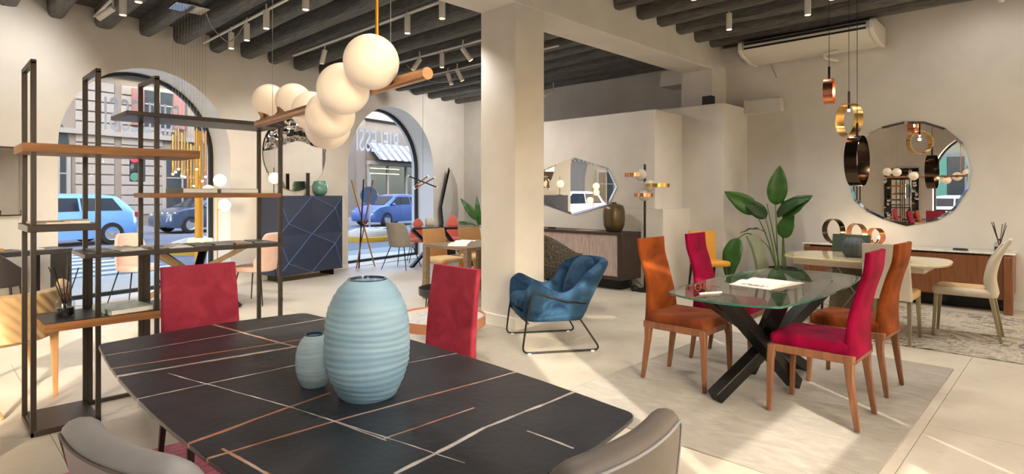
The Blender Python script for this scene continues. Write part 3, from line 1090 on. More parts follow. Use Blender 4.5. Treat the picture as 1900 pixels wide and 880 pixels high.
def shell_chair(name, label, loc, rz, fab, legm, a=0.235, zb=0.84, zw=0.62, zs=0.45, th=0.035, phi=75, flare=0.05, seat_fab=None, legr=0.010, splay=0.06, group=None, piping=None, bot=0.40, power=1.0, inner=None, leg_kind='round', seat_r=None, oy=0.0):
    """tub chair facing +Y: a curved padded shell, a seat and four legs"""
    t = thing(name, label, 'chair', loc, rz, group)
    N, M = 36, 10
    sr = seat_r or a
    def rimz(f):
        u = abs(f) / R(phi)
        return lerp(zb, zw, (0.5 - 0.5 * math.cos(PI * min(1, u))) ** power)
    def pos(f, rad, z):
        k = 1.0 + flare * (z - bot) / (zb - bot) / a * 1.0
        x = math.sin(f) * rad * k
        y = -math.cos(f) * rad * k
        y = y if y < 0 else y * 1.15
        return (x, y + oy, z)
    rings = []
    for i in range(N + 1):
        f = R(-phi) + 2 * R(phi) * i / N
        zt = rimz(f)
        e = min(i, N - i) / N
        tk = th * min(1.0, 0.55 + e * 6)
        ring = []
        for j in range(M):
            ring.append(pos(f, a, lerp(bot, zt - tk * 0.5, j / (M - 1))))
        for j in range(1, 6):
            g = PI * j / 6
            ring.append(pos(f, a - tk / 2 + tk / 2 * math.cos(g), zt - tk * 0.5 + tk * 0.5 * math.sin(g)))
        for j in range(M):
            ring.append(pos(f, a - tk, lerp(zt - tk * 0.5, bot, j / (M - 1))))
        rings.append(ring)
    MB().loft(rings).build('shell', fab, t, smooth=60)
    if piping:
        pts = []
        for i in range(N + 1):
            f = R(-phi) + 2 * R(phi) * i / N
            e = min(i, N - i) / N
            tk = th * min(1.0, 0.55 + e * 6)
            pts.append(pos(f, a + 0.001, rimz(f) - tk * 0.42))
        MB().tube(pts, 0.0032, 6).build('piping', piping, t, smooth=60)
    rings = []
    for z, ins in ((bot - 0.02, 0.02), (bot - 0.01, 0.0), (zs - 0.02, 0.0), (zs - 0.004, 0.012), (zs, 0.04)):
        ring = []
        for k in range(32):
            an = 2 * PI * k / 32
            r_ = (sr - 0.008) - ins
            x, y = r_ * math.cos(an), r_ * math.sin(an)
            y = y if y < 0 else y * 1.05
            if y > 0.1:
                x *= 1.0 + 0.15 * (y / sr)
            ring.append((x, y + 0.01, z))
        rings.append(ring)
    MB().loft(rings).build('seat', seat_fab or fab, t, smooth=60)
    for sx in (-1, 1):
        for sy in (-1, 1):
            p = (sx * sr * 0.62, sy * sr * 0.62, bot)
            q = (sx * (sr * 0.62 + splay), sy * (sr * 0.62 + splay), 0)
            b = MB()
            if leg_kind == 'round':
                b.tube([p, q], [legr, legr * 0.7], 10)
            else:
                b.bar(p, q, legr * 2.6, legr * 2.6, legr * 1.5, legr * 1.5)
            b.build('leg', legm, t, smooth=50)
    return t
shell_chair('leather_tub_chair', 'grey leather chair with piped rim along the long side of the black stone table', (0.52, 1.32, 0.0095), R(-78), 'grey_leather', 'black_metal', a=0.60, zb=0.905, zw=0.78, th=0.062, phi=24, flare=0.09, piping='grey_leather_back', seat_fab='grey_leather', power=12, seat_r=0.235, oy=0.37)
shell_chair('leather_tub_chair', 'taupe grey leather chair at the near end of the black stone table', (0.90, 0.84, 0.0095), R(2), 'grey_leather_back', 'black_metal', a=0.60, zb=0.915, zw=0.72, th=0.055, phi=24, flare=0.06, piping='grey_leather', seat_fab='grey_leather', power=12, seat_r=0.235, oy=0.37)
shell_chair('pink_chair', 'pale pink leather chair showing its front by the arched window and zebra crossing', (1.94, 8.47, 0), R(196), 'pink_leather', 'black_metal', a=0.225, zb=0.86, zw=0.58, th=0.03, phi=66, power=5, flare=0.03, legr=0.009, splay=0.09, bot=0.42, zs=0.47)
shell_chair('pink_chair', 'pale pink leather chair turned away beside the navy cabinet', (2.98, 7.38, 0), R(35), 'pink_leather', 'black_metal', a=0.235, zb=0.88, zw=0.55, th=0.03, phi=66, power=5, flare=0.04, legr=0.009, splay=0.075, bot=0.42, zs=0.47)
shell_chair('petal_chair', 'warm grey fabric chair with fluted back by the second arched window', (6.19, 8.86, 0), R(-68), 'warm_grey_fabric', 'black_metal', a=0.225, zb=0.85, zw=0.60, th=0.03, phi=72, power=5, flare=0.07, legr=0.010, splay=0.12, bot=0.42, zs=0.47)
shell_chair('petal_chair', 'coral chair behind the warm grey one under the shop lettering', (7.06, 9.50, 0), R(150), 'coral_fabric', 'black_metal', a=0.215, zb=0.86, zw=0.50, th=0.03, phi=75, flare=0.04, legr=0.010, splay=0.09, bot=0.42, zs=0.47)
shell_chair('petal_chair', 'coral chair in front of the leaning faceted mirror', (7.70, 9.20, 0), R(145), 'coral_fabric', 'black_metal', a=0.225, zb=0.92, zw=0.50, th=0.03, phi=75, flare=0.04, legr=0.010, splay=0.09, bot=0.42, zs=0.47)
shell_chair('leaf_print_armchair', 'dark armchair in leaf-patterned fabric behind the white column', (5.38, 4.545, 0), R(-82), 'leaf_print', 'black_metal', a=0.33, zb=0.90, zw=0.66, th=0.04, phi=100, flare=0.05, legr=0.014, splay=0.02, bot=0.40, zs=0.47, leg_kind='square')
shell_chair('dark_chair', 'black leather chair pulled out from the dark console table', (0.56, 7.70, 0), R(-20), 'dark_leather', 'black_metal', a=0.23, zb=0.80, zw=0.62, th=0.03, phi=80, flare=0.02, legr=0.011, splay=0.04, bot=0.46, zs=0.48)

# quilted tub chair: diagonal channels as real relief
def quilted_chair():
    t = thing('quilted_armchair', 'camel leather armchair with diagonally quilted back behind the open shelf', 'chair', (0.36, 5.08, 0), R(4))
    a, bot = 0.34, 0.43
    phi = 95
    N, M = 170, 22
    def rim(f):
        u = abs(f) / R(phi)
        return lerp(0.735, 0.765, min(1, u * u))
    def P(f, rad, z):
        k = 1 + 0.12 * (z - bot) / 0.35
        x, y = math.sin(f) * rad * k, -math.cos(f) * rad * k
        return (x, y * (1.0 if y < 0 else 1.1), z)
    rings = []
    for i in range(N + 1):
        f = R(-phi) + 2 * R(phi) * i / N
        zt = rim(f)
        ring = []
        for j in range(M):
            z = lerp(bot, zt - 0.015, j / (M - 1))
            g = (f * a + (z - bot) * 0.9) / 0.062
            q = abs((g % 1.0) - 0.5) * 2
            ring.append(P(f, a + 0.013 * (1 - q ** 3), z))
        for j in range(1, 5):
            gg = PI * j / 5
            ring.append(P(f, a - 0.02 + 0.02 * math.cos(gg), zt - 0.015 + 0.015 * math.sin(gg)))
        for j in range(4):
            ring.append(P(f, a - 0.04, lerp(zt - 0.015, bot, j / 3)))
        rings.append(ring)
    MB().loft(rings).build('shell', 'quilt_leather', t, smooth=50)
    rings = [[((a - i) * math.cos(2 * PI * k / 32), (a - i) * math.sin(2 * PI * k / 32), z) for k in range(32)] for z, i in ((0.40, 0.06), (0.42, 0.02), (0.47, 0.035), (0.485, 0.06))]
    MB().loft(rings).build('seat', 'quilt_leather', t, smooth=60)
    for p, q in (((0.275, -0.175, 0.43), (0.285, -0.165, 0)), ((-0.22, -0.18, 0.43), (-0.03, -0.44, 0)), ((0.2, 0.2, 0.43), (0.25, 0.26, 0)), ((-0.2, 0.2, 0.43), (-0.26, 0.26, 0))):
        MB().bar(p, q, 0.045, 0.03, 0.024, 0.018).build('leg', 'tan_leather', t, bevel=0.004)
    return t
quilted_chair()

# ---------------------------------------------------------------- blue velvet armchair
def armchair():
    t = thing('lounge_armchair', 'deep blue velvet lounge armchair on a thin black sled frame beside the column', 'armchair', (4.07, 3.475, 0), R(55.6))
    # U-shaped body: u from -1 (one arm front) over 0 (back centre) to 1 (other arm front)
    def path(u):
        au = abs(u)
        s = 1 if u > 0 else -1
        if au < 0.42:                      # back
            f = au / 0.42
            ang = f * R(80)
            return Vector((s * 0.31 * math.sin(ang) / math.sin(R(80)), -0.12 - 0.21 * math.cos(ang), 0)), Vector((s * math.sin(ang), -math.cos(ang), 0))
        f = (au - 0.42) / 0.58
        return Vector((s * lerp(0.31, 0.335, f), lerp(-0.155, 0.33, f), 0)), Vector((s, -0.16, 0)).normalized()
    def rim(u):
        return curve1([(0, 0.775), (0.20, 0.765), (0.34, 0.71), (0.50, 0.535), (0.60, 0.505), (0.76, 0.555), (0.90, 0.605), (1.0, 0.56)], abs(u))
    def lean(u):
        return curve1([(0, 0.20), (0.32, 0.15), (0.55, 0.045), (1.0, 0.035)], abs(u))
    N = 64
    rings = []
    for i in range(N + 1):
        u = -1 + 2 * i / N
        p, d = path(u)
        zt, ln = rim(u), lean(u)
        e = 1 - abs(u)
        th = 0.085 * min(1, 0.5 + e * 6)
        zb = 0.27
        ring = []
        prof = [(0.0 - 0.05, zb), (-0.012, zb + 0.03)] + [(ln * k / 6, lerp(zb + 0.08, zt - th / 2, k / 6)) for k in range(7)]
        prof += [(ln - th / 2 + th / 2 * math.cos(PI * k / 6), zt - th / 2 + th / 2 * math.sin(PI * k / 6)) for k in range(1, 6)]
        prof += [(ln * k / 4 - th, lerp(zb + 0.08, zt - th / 2, k / 4)) for k in (4, 3, 2, 1, 0)] + [(-th, zb)]
        back = 0.0 if e > 0.1 else (0.1 - e) * 0.35
        for o, z in prof:
            q = p + d * o
            ring.append((q.x, q.y - (0.03 * (z - zb) if abs(u) > 0.45 else 0), z if z < zt * 0.8 else z - back * 0.6))
        rings.append(ring)
    MB().loft(rings).build('body', 'blue_velvet', t, smooth=70, sub=1)
    b = MB()
    for z, i in ((0.255, 0.05), (0.265, 0.02), (0.30, 0.0), (0.33, 0.01)):
        pass
    base = [[(x, y, z) for x, y in rrect(0.305 - i, 0.295 - i, 0.14, 6, 0, 0.03)] for z, i in ((0.245, 0.06), (0.252, 0.02), (0.30, 0.0), (0.33, 0.01))]
    MB().loft(base).build('seat_base', 'blue_velvet', t, smooth=70)
    cush = [[(x, y + 0.03, z + 0.02 * (y / 0.3)) for x, y in rrect(0.265 - i, 0.315 - i, 0.13, 6)] for z, i in ((0.325, 0.03), (0.345, 0.0), (0.40, -0.004), (0.43, 0.02), (0.442, 0.07), (0.446, 0.13))]
    MB().loft(cush).build('seat_cushion', 'blue_velvet', t, smooth=70)
    rings = []
    for i in range(13):
        a = PI * i / 12
        r_ = math.sin(a) ** 0.45
        zz = 0.60 - 0.175 * math.cos(a)
        rings.append([(0.240 * r_ * math.cos(2 * PI * k / 24), -0.185 - (zz - 0.42) * 0.42 + 0.085 * r_ * math.sin(2 * PI * k / 24), zz) for k in range(24)])
    MB().loft(rings).build('back_pillow', 'blue_velvet', t, smooth=80)
    for s in (-1, 1):
        x = s * 0.365
        pts = filletpath([(s * 0.30, -0.18, 0.27), (x, -0.345, 0.012), (x, 0.35, 0.012), (x * 1.02, 0.315, 0.28), (x * 1.04, 0.265, 0.525), (s * 0.372, -0.08, 0.43), (s * 0.30, -0.235, 0.40)], 0.06, 6)
        MB().tube(pts, 0.0085, 8).build('sled_frame', 'black_metal', t, smooth=60)
        for yy in (-0.27, 0.29):
            MB().box((x, yy, 0.006), (0.02, 0.03, 0.012)).build('glide', 'ceramic_white', t)
    MB().tube([(-0.30, -0.18, 0.27), (0.30, -0.18, 0.27)], 0.008, 8).build('crossbar', 'black_metal', t)
    MB().tube([(-0.37, 0.3, 0.262), (0.37, 0.3, 0.262)], 0.007, 8).build('crossbar', 'black_metal', t)
armchair()

# ---------------------------------------------------------------- black stone dining table
def barrel(hx, hy, cx, cy, bx, by, r=0.05, n=10):
    """rectangle with bowed sides: corner at (cx, cy), mid sides at hx / hy"""
    cor = [(cx, cy), (-cx, cy), (-cx, -cy), (cx, -cy)]
    pts = []
    for i in range(4):
        (x0, y0), (x1, y1) = cor[i], cor[(i + 1) % 4]
        for k in range(n):
            u = k / n
            bow = 4 * u * (1 - u)
            x, y = lerp(x0, x1, u), lerp(y0, y1, u)
            if i % 2 == 0:
                y += (hy - cy) * bow * (1 if y0 > 0 else -1)
            else:
                x += (hx - cx) * bow * (1 if x0 > 0 else -1)
            pts.append((x, y))
    keep = [(p, i % n == 0) for i, p in enumerate(pts) if i % n == 0 or min(math.hypot(p[0] - a, p[1] - b) for a, b in cor) > r * 1.05]
    pts = [p for p, _ in keep]
    out = []
    m = len(pts)
    for i, p in enumerate(pts):
        if not keep[i][1]:
            out.append(p)
            continue
        a, b, c = (Vector((*pts[i - 1], 0)), Vector((*p, 0)), Vector((*pts[(i + 1) % m], 0)))
        q0, q1 = b + (a - b).normalized() * r, b + (c - b).normalized() * r
        for k in range(6):
            t_ = k / 5
            q = q0 * (1 - t_) ** 2 + b * 2 * t_ * (1 - t_) + q1 * t_ * t_
            out.append((q.x, q.y))
    return out

t = thing('dining_table', 'large black stone dining table with copper veins and bowed edges on the red rug', 'table', (0.955, 1.865, 0))
o = barrel(0.497, 1.035, 0.44, 0.985, 0, 0, 0.035)
MB().prism(o, 0.736, 0.75).build('tabletop', 'veined_stone', t, bevel=0.003, smooth=25)
MB().prism([(x * 0.93, y * 0.96) for x, y in o], 0.722, 0.736).build('underframe', 'black_metal', t, smooth=25)
MB().lathe([(0.30, 0.008), (0.30, 0.025), (0.10, 0.04), (0.085, 0.36), (0.10, 0.68), (0.24, 0.722)], (0, 0, 0), 40, sy=1.6).build('pedestal', 'bronze_metal', t, smooth=50)

def ribbed_vase(name, label, loc, rmax, h, rtop, rbase, mat, nrib=14, fac=26):
    t = thing(name, label, 'vase', loc)
    prof = []
    n = nrib * 4
    rnd = random.Random(int(h * 1000))
    for i in range(n + 1):
        u = i / n
        KP = [(0, .60), (.02, .66), (.06, .73), (.155, .87), (.29, .975), (.43, 1.0), (.63, .98), (.77, .90), (.87, .79), (.94, .66), (1.0, rtop / rmax)]
        for (a_, x_), (b_, y_) in zip(KP, KP[1:]):
            if a_ <= u <= b_ + 1e-9:
                body = rmax * (x_ + (y_ - x_) * (u - a_) / (b_ - a_))
                break
        ph = (u * nrib) % 1.0
        body *= 1 + 0.024 * (ph if ph < 0.8 else (1 - ph) * 4) - 0.016
        prof.append((body, u * h))
    vs = MB()
    nn = 64
    rings = []
    for (r_, z) in prof:
        rings.append([(r_ * (1 + 0.008 * noise.noise((math.cos(2 * PI * k / nn) * 3, math.sin(2 * PI * k / nn) * 3, z * 22))) * math.cos(2 * PI * k / nn),
                       r_ * (1 + 0.008 * noise.noise((math.cos(2 * PI * k / nn) * 3, math.sin(2 * PI * k / nn) * 3, z * 22))) * math.sin(2 * PI * k / nn),
                       z + (0.0035 * math.sin(2 * PI * k / nn * 2 + z * 40) if 0 < z < h else 0)) for k in range(nn)])
    vs.loft(rings, cap=False)
    vs.lathe([(rmax * 0.595, 0.0005), (0.0, 0.0005)], n=nn)
    vs.build('body', mat, t, smooth=55, fix=False)
    MB().lathe([(rtop, h - 0.001), (rtop * 1.0, h + 0.003), (rtop * 0.9, h + 0.003), (rtop * 0.86, h - 0.01), (rmax * 0.8, h * 0.7), (rmax * 0.85, h * 0.3), (0.0, 0.02)], n=48).build('inner_glass', 'vase_inside', t, smooth=60, fix=False)
    return t
ribbed_vase('ribbed_vase', 'large frosted blue glass vase with horizontal ribs on the black stone table', (0.955, 1.545, 0.75), 0.1275, 0.352, 0.058, 0.092, 'frosted_blue', 19)
ribbed_vase('ribbed_vase', 'small pale blue ribbed vase tucked beside the large one', (0.885, 1.745, 0.75), 0.057, 0.162, 0.028, 0.036, 'frosted_pale', 12)

# rugs
def rug(name, label, mat, x0, x1, y0, y1, z, mat_edge):
    r = tag(MB().prism(rrect((x1 - x0) / 2, (y1 - y0) / 2, 0.015, 3), 0, z).build(name, mat, None, ((x0 + x1) / 2, (y0 + y1) / 2, 0.0003), bevel=0.003), label, 'rug')
    return r
rug('area_rug', 'mottled raspberry red rug under the black stone table', 'red_rug', -0.9, 1.42, 0.30, 3.515, 0.0075, None)
rug('area_rug', 'pale taupe worn-look rug under the glass dining table', 'pale_rug', 2.88, 5.61, 0.70, 2.53, 0.0075, None)
rug('area_rug', 'beige rug with black brush strokes under the marble table', 'stroke_rug', 6.16, 8.35, -0.75, 2.40, 0.0095, None)

# ---------------------------------------------------------------- glass dining table
t = thing('glass_table', 'glass-topped dining table on crossed black beams ringed by velvet chairs', 'table', (4.02, 1.48, 0.0105))
gp = barrel(0.90, 0.40, 0.80, 0.335, 0, 0, 0.04, n=10)
gtop = MB().prism(gp, 0.735, 0.747)
gtop.mi = [0] + [0] + [1] * (len(gtop.f) - 2)
pane_mat('table_glass', (0.95, 0.975, 0.965), 1.0)
gtop.build('glass_top', ['table_glass', 'glass_edge'], t, smooth=20, fix=False)
def beam_leg(p, q):
    MB().bar(p, q, 0.095, 0.075).build('beam_leg', 'black_beam', t, bevel=0.005)
beam_leg((-0.40, 0.22, 0.03), (0.52, -0.20, 0.715))
beam_leg((0.27, -0.05, 0.03), (-0.60, 0.06, 0.715))
beam_leg((0.34, 0.30, 0.03), (-0.32, -0.17, 0.715))
beam_leg((0.74, 0.05, 0.03), (-0.50, 0.26, 0.715))
MB().box((0.02, 0.0, 0.37), (0.14, 0.14, 0.12), 0.4).build('hub', 'black_beam', t, bevel=0.006)

def open_magazine(name, label, loc, rz, w=0.24, d=0.31, lift=0.02, cat='magazine', page='photo_page'):
    t = thing(name, label, cat, loc, rz)
    for s in (-1, 1):
        b = MB()
        n = 8
        top, bot = [], []
        for i in range(n + 1):
            u = i / n
            z = lift * (math.sin(min(1, u * 1.4) * PI) * 0.55 + (1 - u) * 0.35) + 0.004
            top.append((s * u * w, z))
            bot.append((s * u * w, 0.0))
        vs, fs = [], []
        for i in range(n + 1):
            for x, z in (bot[i], top[i]):
                vs += [(x, -d / 2, z), (x, d / 2, z)]
        for i in range(n):
            a, c = i * 4, (i + 1) * 4
            fs += [(a + 2, c + 2, c + 3, a + 3), (a, a + 1, c + 1, c), (a, c, c + 2, a + 2), (a + 1, a + 3, c + 3, c + 1)]
        fs += [(0, 2, 3, 1), (n * 4, n * 4 + 1, n * 4 + 3, n * 4 + 2)]
        b.add(vs, fs).build('page_block', 'paper' if page == 'photo_page' else page, t, smooth=40)
        if page == 'photo_page' and s < 0:
            MB().add([(-w * 0.25, -d * 0.36, lift * 0.80 + 0.003), (-w * 0.25, d * 0.30, lift * 0.80 + 0.003), (-w * 0.82, d * 0.30, lift * 0.04 + 0.0052), (-w * 0.82, -d * 0.36, lift * 0.04 + 0.0052)], [(0, 1, 2, 3)]).build('printed_photo', page, t, smooth=0)
    return t
open_magazine('open_magazine', 'open magazine with a printed photo lying on the glass table', (3.97, 1.50, 0.7582), R(-8), 0.22, 0.28, 0.022)
def eyeglasses():
    t = thing('eyeglasses', 'thin-rimmed eyeglasses with a white case strip on the glass table corner', 'glasses', (3.40, 1.66, 0.7582), R(-25))
    for s in (-1, 1):
        MB().tube([(s * 0.035 + 0.024 * math.cos(2 * PI * k / 16), 0.02, 0.026 + 0.022 * math.sin(2 * PI * k / 16)) for k in range(16)], 0.0014, 5, closed=True).build('rim', 'brass', t)
        MB().tube([(s * 0.06, 0.02, 0.03), (s * 0.062, -0.06, 0.03), (s * 0.05, -0.11, 0.004)], 0.0014, 5).build('temple', 'brass', t)
    MB().box((-0.02, -0.08, 0.005), (0.16, 0.012, 0.009)).build('case_strip', 'ceramic_white', t)
eyeglasses()
# ---------------------------------------------------------------- marble table group
t = thing('marble_table', 'cream marble extending table with rounded ends and a metal pedestal', 'table', (6.67, 1.56, 0.0102))
mp_ = []
for x, y in barrel(0.465, 0.715, 0.435, 0.61, 0, 0, 0.14, n=12):
    mp_.append((x, y))
MB().prism(mp_, 0.698, 0.712).build('marble_top', 'cream_marble', t, bevel=0.004)
MB().prism([(x * 0.985, y * 0.99) for x, y in mp_], 0.688, 0.698).build('top_rim', 'beige_leather', t)
MB().box((0, 0, 0.66), (0.72, 1.12, 0.056)).build('apron', 'beige_leather', t, bevel=0.004)
pd = MB()
pd.add([(-0.20, -0.30, 0.0), (0.20, -0.30, 0.0), (0.20, 0.30, 0.0), (-0.20, 0.30, 0.0), (-0.13, -0.24, 0.632), (0.13, -0.24, 0.632), (0.13, 0.24, 0.632), (-0.13, 0.24, 0.632)],
       [(3, 2, 1, 0), (4, 5, 6, 7), (0, 1, 5, 4), (1, 2, 6, 5), (2, 3, 7, 6), (3, 0, 4, 7)])
for i_, v_ in enumerate(pd.v):
    pd.v[i_] = (v_[0] * 0.72 + 0.11, v_[1] * 0.85 + 0.08, v_[2])
ped = pd.build('pedestal', 'pedestal_metal', t, bevel=0.006)
for k in (-1, 1):
    MB().bar((-0.037, 0.08 - 0.21 * k, 0.03), (0.009, 0.08 + 0.17 * k, 0.60), 0.006, 0.010).build('inlay_line', 'champagne_metal', ped)

t = thing('fluted_vase', 'slate grey fluted ceramic vase standing on the marble table', 'vase', (6.62, 1.64, 0.7225))
prof = []
rings = []
for i in range(13):
    u = i / 12
    r_ = curve1([(0, 0.070), (0.08, 0.086), (0.35, 0.108), (0.6, 0.110), (0.85, 0.092), (1, 0.066)], u)
    rings.append([((r_ * (1 - 0.07 * (1 - abs(math.sin(7 * 2 * PI * k / 72 / 1.0))))) * math.cos(2 * PI * k / 72), (r_ * (1 - 0.07 * (1 - abs(math.sin(7 * 2 * PI * k / 72))))) * math.sin(2 * PI * k / 72), u * 0.195) for k in range(72)])
MB().loft(rings, cap=False).lathe([(0.066, 0.001), (0, 0.001)], n=72).build('body', 'slate_glaze', t, smooth=40, fix=False)
MB().lathe([(0.065, 0.194), (0.06, 0.199), (0.052, 0.19), (0.04, 0.12), (0, 0.1)], n=40).build('mouth', 'dark_cover', t, smooth=60)

# walnut sideboard on the long wall
t = thing('walnut_sideboard', 'long walnut sideboard with marble top and curved legs below the round mirror', 'sideboard', (8.76, 1.62, 0))
MB().span((-0.19, -1.03, 0.16), (0.225, 1.105, 0.655)).build('body', 'sideboard_wood', t, bevel=0.004)
for a, b in ((-0.93, -0.42), (-0.415, 0.10), (0.105, 0.61), (0.615, 1.10)):
    MB().span((-0.212, a, 0.175), (-0.19, b, 0.645)).build('door', 'sideboard_wood', t, bevel=0.003)
for yy in (-1.03, 1.075):
    pf = [(-0.23, 0.0), (-0.15, 0.0), (-0.135, 0.12), (-0.06, 0.20), (0.22, 0.21), (0.22, 0.672), (-0.20, 0.672), (-0.23, 0.64)]
    b = MB()
    v = [(x, yy - 0.05, z) for x, z in pf] + [(x, yy + 0.03, z) for x, z in pf]
    n = len(pf)
    b.add(v, [tuple(range(n))[::-1], tuple(range(n, 2 * n))] + [(i, (i + 1) % n, n + (i + 1) % n, n + i) for i in range(n)])
    b.build('end_leg', 'sideboard_wood', t, bevel=0.006)
MB().prism([(x, y) for x, y in rrect(0.225, 1.12, 0.04, 4, 0.0, 0.02)], 0.672, 0.692).build('marble_top', 'white_marble', t, bevel=0.003)
MB().span((0.05, -0.98, 0), (0.2, 1.0, 0.16)).build('plinth', 'dark_slot', t)

def ring_lamp(label, y, rad, mat):
    t = thing('ring_lamp', label, 'lamp', (8.74, y, 0.6925), R(0), 'ring table lamps on the walnut sideboard')
    MB().hoop((0, 0, rad + 0.004), rad, 0.085, 0.004, 'x', 56).build('ring', mat, t, smooth=40, rot=(0, 0, R(-32)))
    MB().tube([(-0.06, 0.012, 0.0115), (0.0, -0.01, 0.035), (0.0, -0.035, 0.085)], 0.009, 8).build('bulb_holder', 'black_metal', t)
    MB().box((-0.045, 0.012, 0.006), (0.09, 0.02, 0.012)).build('foot', 'black_metal', t)
    b = MB().ball((0.0, -0.045, 0.10), 0.022, 14, 8).build('bulb', 'bulb_glow', t)
    d = bpy.data.lights.new('bulb_light', 'POINT')
    d.energy = 1.2
    d.color = (1, 0.78, 0.5)
    d.shadow_soft_size = 0.02
    lo = bpy.data.objects.new('bulb_light', d)
    COL.objects.link(lo)
    lo.parent = t
    lo.location = (-0.05, -0.045, 0.12)
ring_lamp('largest dark bronze ring table lamp, standing nearest the potted plant', 2.41, 0.162, 'black_nickel')
ring_lamp('middle brass ring table lamp behind the dark green chair', 2.13, 0.135, 'brass_brushed')
ring_lamp('smallest copper ring table lamp nearest the round mirror', 1.91, 0.110, 'copper')

def diffuser(label, loc, s=1.0, seed=1, mat='clear_glass'):
    t = thing('reed_diffuser', label, 'diffuser', loc)
    h = 0.115 * s
    MB().lathe([(0.044 * s, 0), (0.047 * s, 0.004), (0.047 * s, h * 0.66), (0.038 * s, h * 0.84), (0.015 * s, h), (0.015 * s, h * 1.16)], n=28).build('bottle', mat, t, smooth=50)
    MB().lathe([(0.0, 0.004), (0.043 * s, 0.006), (0.043 * s, h * 0.45), (0.0, h * 0.45)], n=24).build('liquid', 'diffuser_liquid', t, smooth=50)
    MB().lathe([(0.016 * s, h * 1.0), (0.020 * s, h * 1.0), (0.020 * s, h * 1.16), (0.016 * s, h * 1.16)], n=16).build('collar', 'collar_red', t, smooth=50)
    rnd = random.Random(seed)
    for k in range(6):
        a = 2 * PI * k / 6 + rnd.uniform(-0.3, 0.3) - 0.6
        rr = rnd.uniform(0.055, 0.095) * s
        MB().tube([(-0.01 * s * math.cos(a), -0.01 * s * math.sin(a), 0.02 * s), (rr * math.cos(a), rr * math.sin(a), rnd.uniform(0.27, 0.31) * s)], 0.0032 * s, 6).build('reed', 'reed', t)
    return t
diffuser('reed diffuser with dark sticks at the end of the walnut sideboard', (8.76, 0.67, 0.6925), 1.1, 5)
tag(MB().loft([[(x * 1.0, y, z) for x, y in rrect(0.035 - i, 0.075 - i, 0.03, 5)] for z, i in ((0, 0.008), (0.006, 0), (0.016, 0.002), (0.022, 0.014))]).build('dark_pebble', 'dark_cover', None, (8.66, 1.02, 0.6925)), 'small flat black object lying on the walnut sideboard', 'ornament')

# round faceted mirror
MP = [(1.644, 2.305), (1.43, 2.287), (1.208, 2.185), (1.027, 1.982), (0.947, 1.648), (0.973, 1.436), (1.113, 1.161), (1.289, 1.028), (1.618, 0.941), (1.875, 1.02), (2.06, 1.121), (2.223, 1.27), (2.291, 1.555), (2.301, 1.862), (2.242, 2.034), (2.079, 2.163), (1.894, 2.257)]
def facet_mirror(name, label, pts, center, axis_u, axis_n, origin, thick=0.012, band=0.03, tilt=0.0):
    """pts in (u, z); u runs along axis_u, the face looks along axis_n"""
    t = thing(name, label, 'mirror', origin)
    au, an = Vector(axis_u), Vector(axis_n)
    def W3(u, z, n):
        return au * u + an * n + Vector((0, 0, z))
    cu, cz = center
    n = len(pts)
    inner = []
    for u, z in pts:
        du, dz = u - cu, z - cz
        L = math.hypot(du, dz)
        inner.append((cu + du * (L - band) / L, cz + dz * (L - band) / L))
    def loc(u, z, nn):
        return W3(u, z, nn)
    b = MB().add([loc(u, z, thick) for u, z in inner], [tuple(range(n))])
    b.build('mirror_glass', 'mirror', t, smooth=0, fix=False)
    b = MB()
    vs = [loc(u, z, thick) for u, z in inner] + [loc(u, z, thick * 0.93) for u, z in pts]
    b.add(vs, [(i, (i + 1) % n, n + (i + 1) % n, n + i) for i in range(n)])
    b.build('bevelled_rim', 'mirror_bevel', t, smooth=0, fix=False)
    b = MB()
    vs = [loc(u, z, thick * 0.93) for u, z in pts] + [loc(u, z, 0.001) for u, z in pts]
    b.add(vs, [(i, (i + 1) % n, n + (i + 1) % n, n + i) for i in range(n)] + [tuple(range(n, 2 * n))])
    b.build('backing', 'chrome', t, smooth=0)
    return t
facet_mirror('round_mirror', 'large round mirror with faceted rim above the walnut sideboard', MP, (1.62, 1.62), (0, 1, 0), (-1, 0, 0), (9.0, 0, 0))
OP = [(5.801, 1.945), (5.127, 1.752), (4.971, 1.465), (5.127, 1.197), (5.801, 1.024), (6.475, 1.197), (6.63, 1.465), (6.475, 1.752)]
facet_mirror('octagonal_mirror', 'eight-sided frameless mirror above the taupe sideboard', OP, (5.80, 1.475), (0, 1, 0), (-1, 0, 0), (7.356, 0, 0))

# AC unit under the beams
t = thing('air_conditioner', 'long white ceiling air conditioner high on the wall above the round mirror', 'air conditioner', (8.62, 2.70, -0.035))
pf = [(0.32, 3.60), (-0.22, 3.60), (-0.27, 3.565), (-0.28, 3.47), (-0.20, 3.40), (0.10, 3.345), (0.32, 3.345)]
def yprism(pf, y0, y1):
    n = len(pf)
    return MB().add([(x, y0, z) for x, z in pf] + [(x, y1, z) for x, z in pf], [tuple(range(n))[::-1], tuple(range(n, 2 * n))] + [(i, (i + 1) % n, n + (i + 1) % n, n + i) for i in range(n)])
yprism(pf, -0.80, 0.80).build('body', 'ac_plastic', t, bevel=0.012)
pe = [(0.34, 3.60), (-0.24, 3.61), (-0.30, 3.575), (-0.31, 3.46), (-0.21, 3.385), (0.10, 3.33), (0.34, 3.33)]
for a, b in ((-0.86, -0.80), (0.80, 0.86)):
    yprism(pe, a, b).build('end_cap', 'ac_plastic', t, bevel=0.015)
MB().bar((-0.285, -0.77, 3.545), (-0.285, 0.77, 3.545), 0.012, 0.028).build('air_slot', 'dark_slot', t)
MB().bar((-0.283, -0.77, 3.485), (-0.283, 0.77, 3.485), 0.012, 0.024).build('air_slot', 'dark_slot', t)
MB().bar((-0.290, -0.76, 3.515), (-0.290, 0.76, 3.515), 0.008, 0.026).build('louvre', 'ac_plastic', t, bevel=0.003)
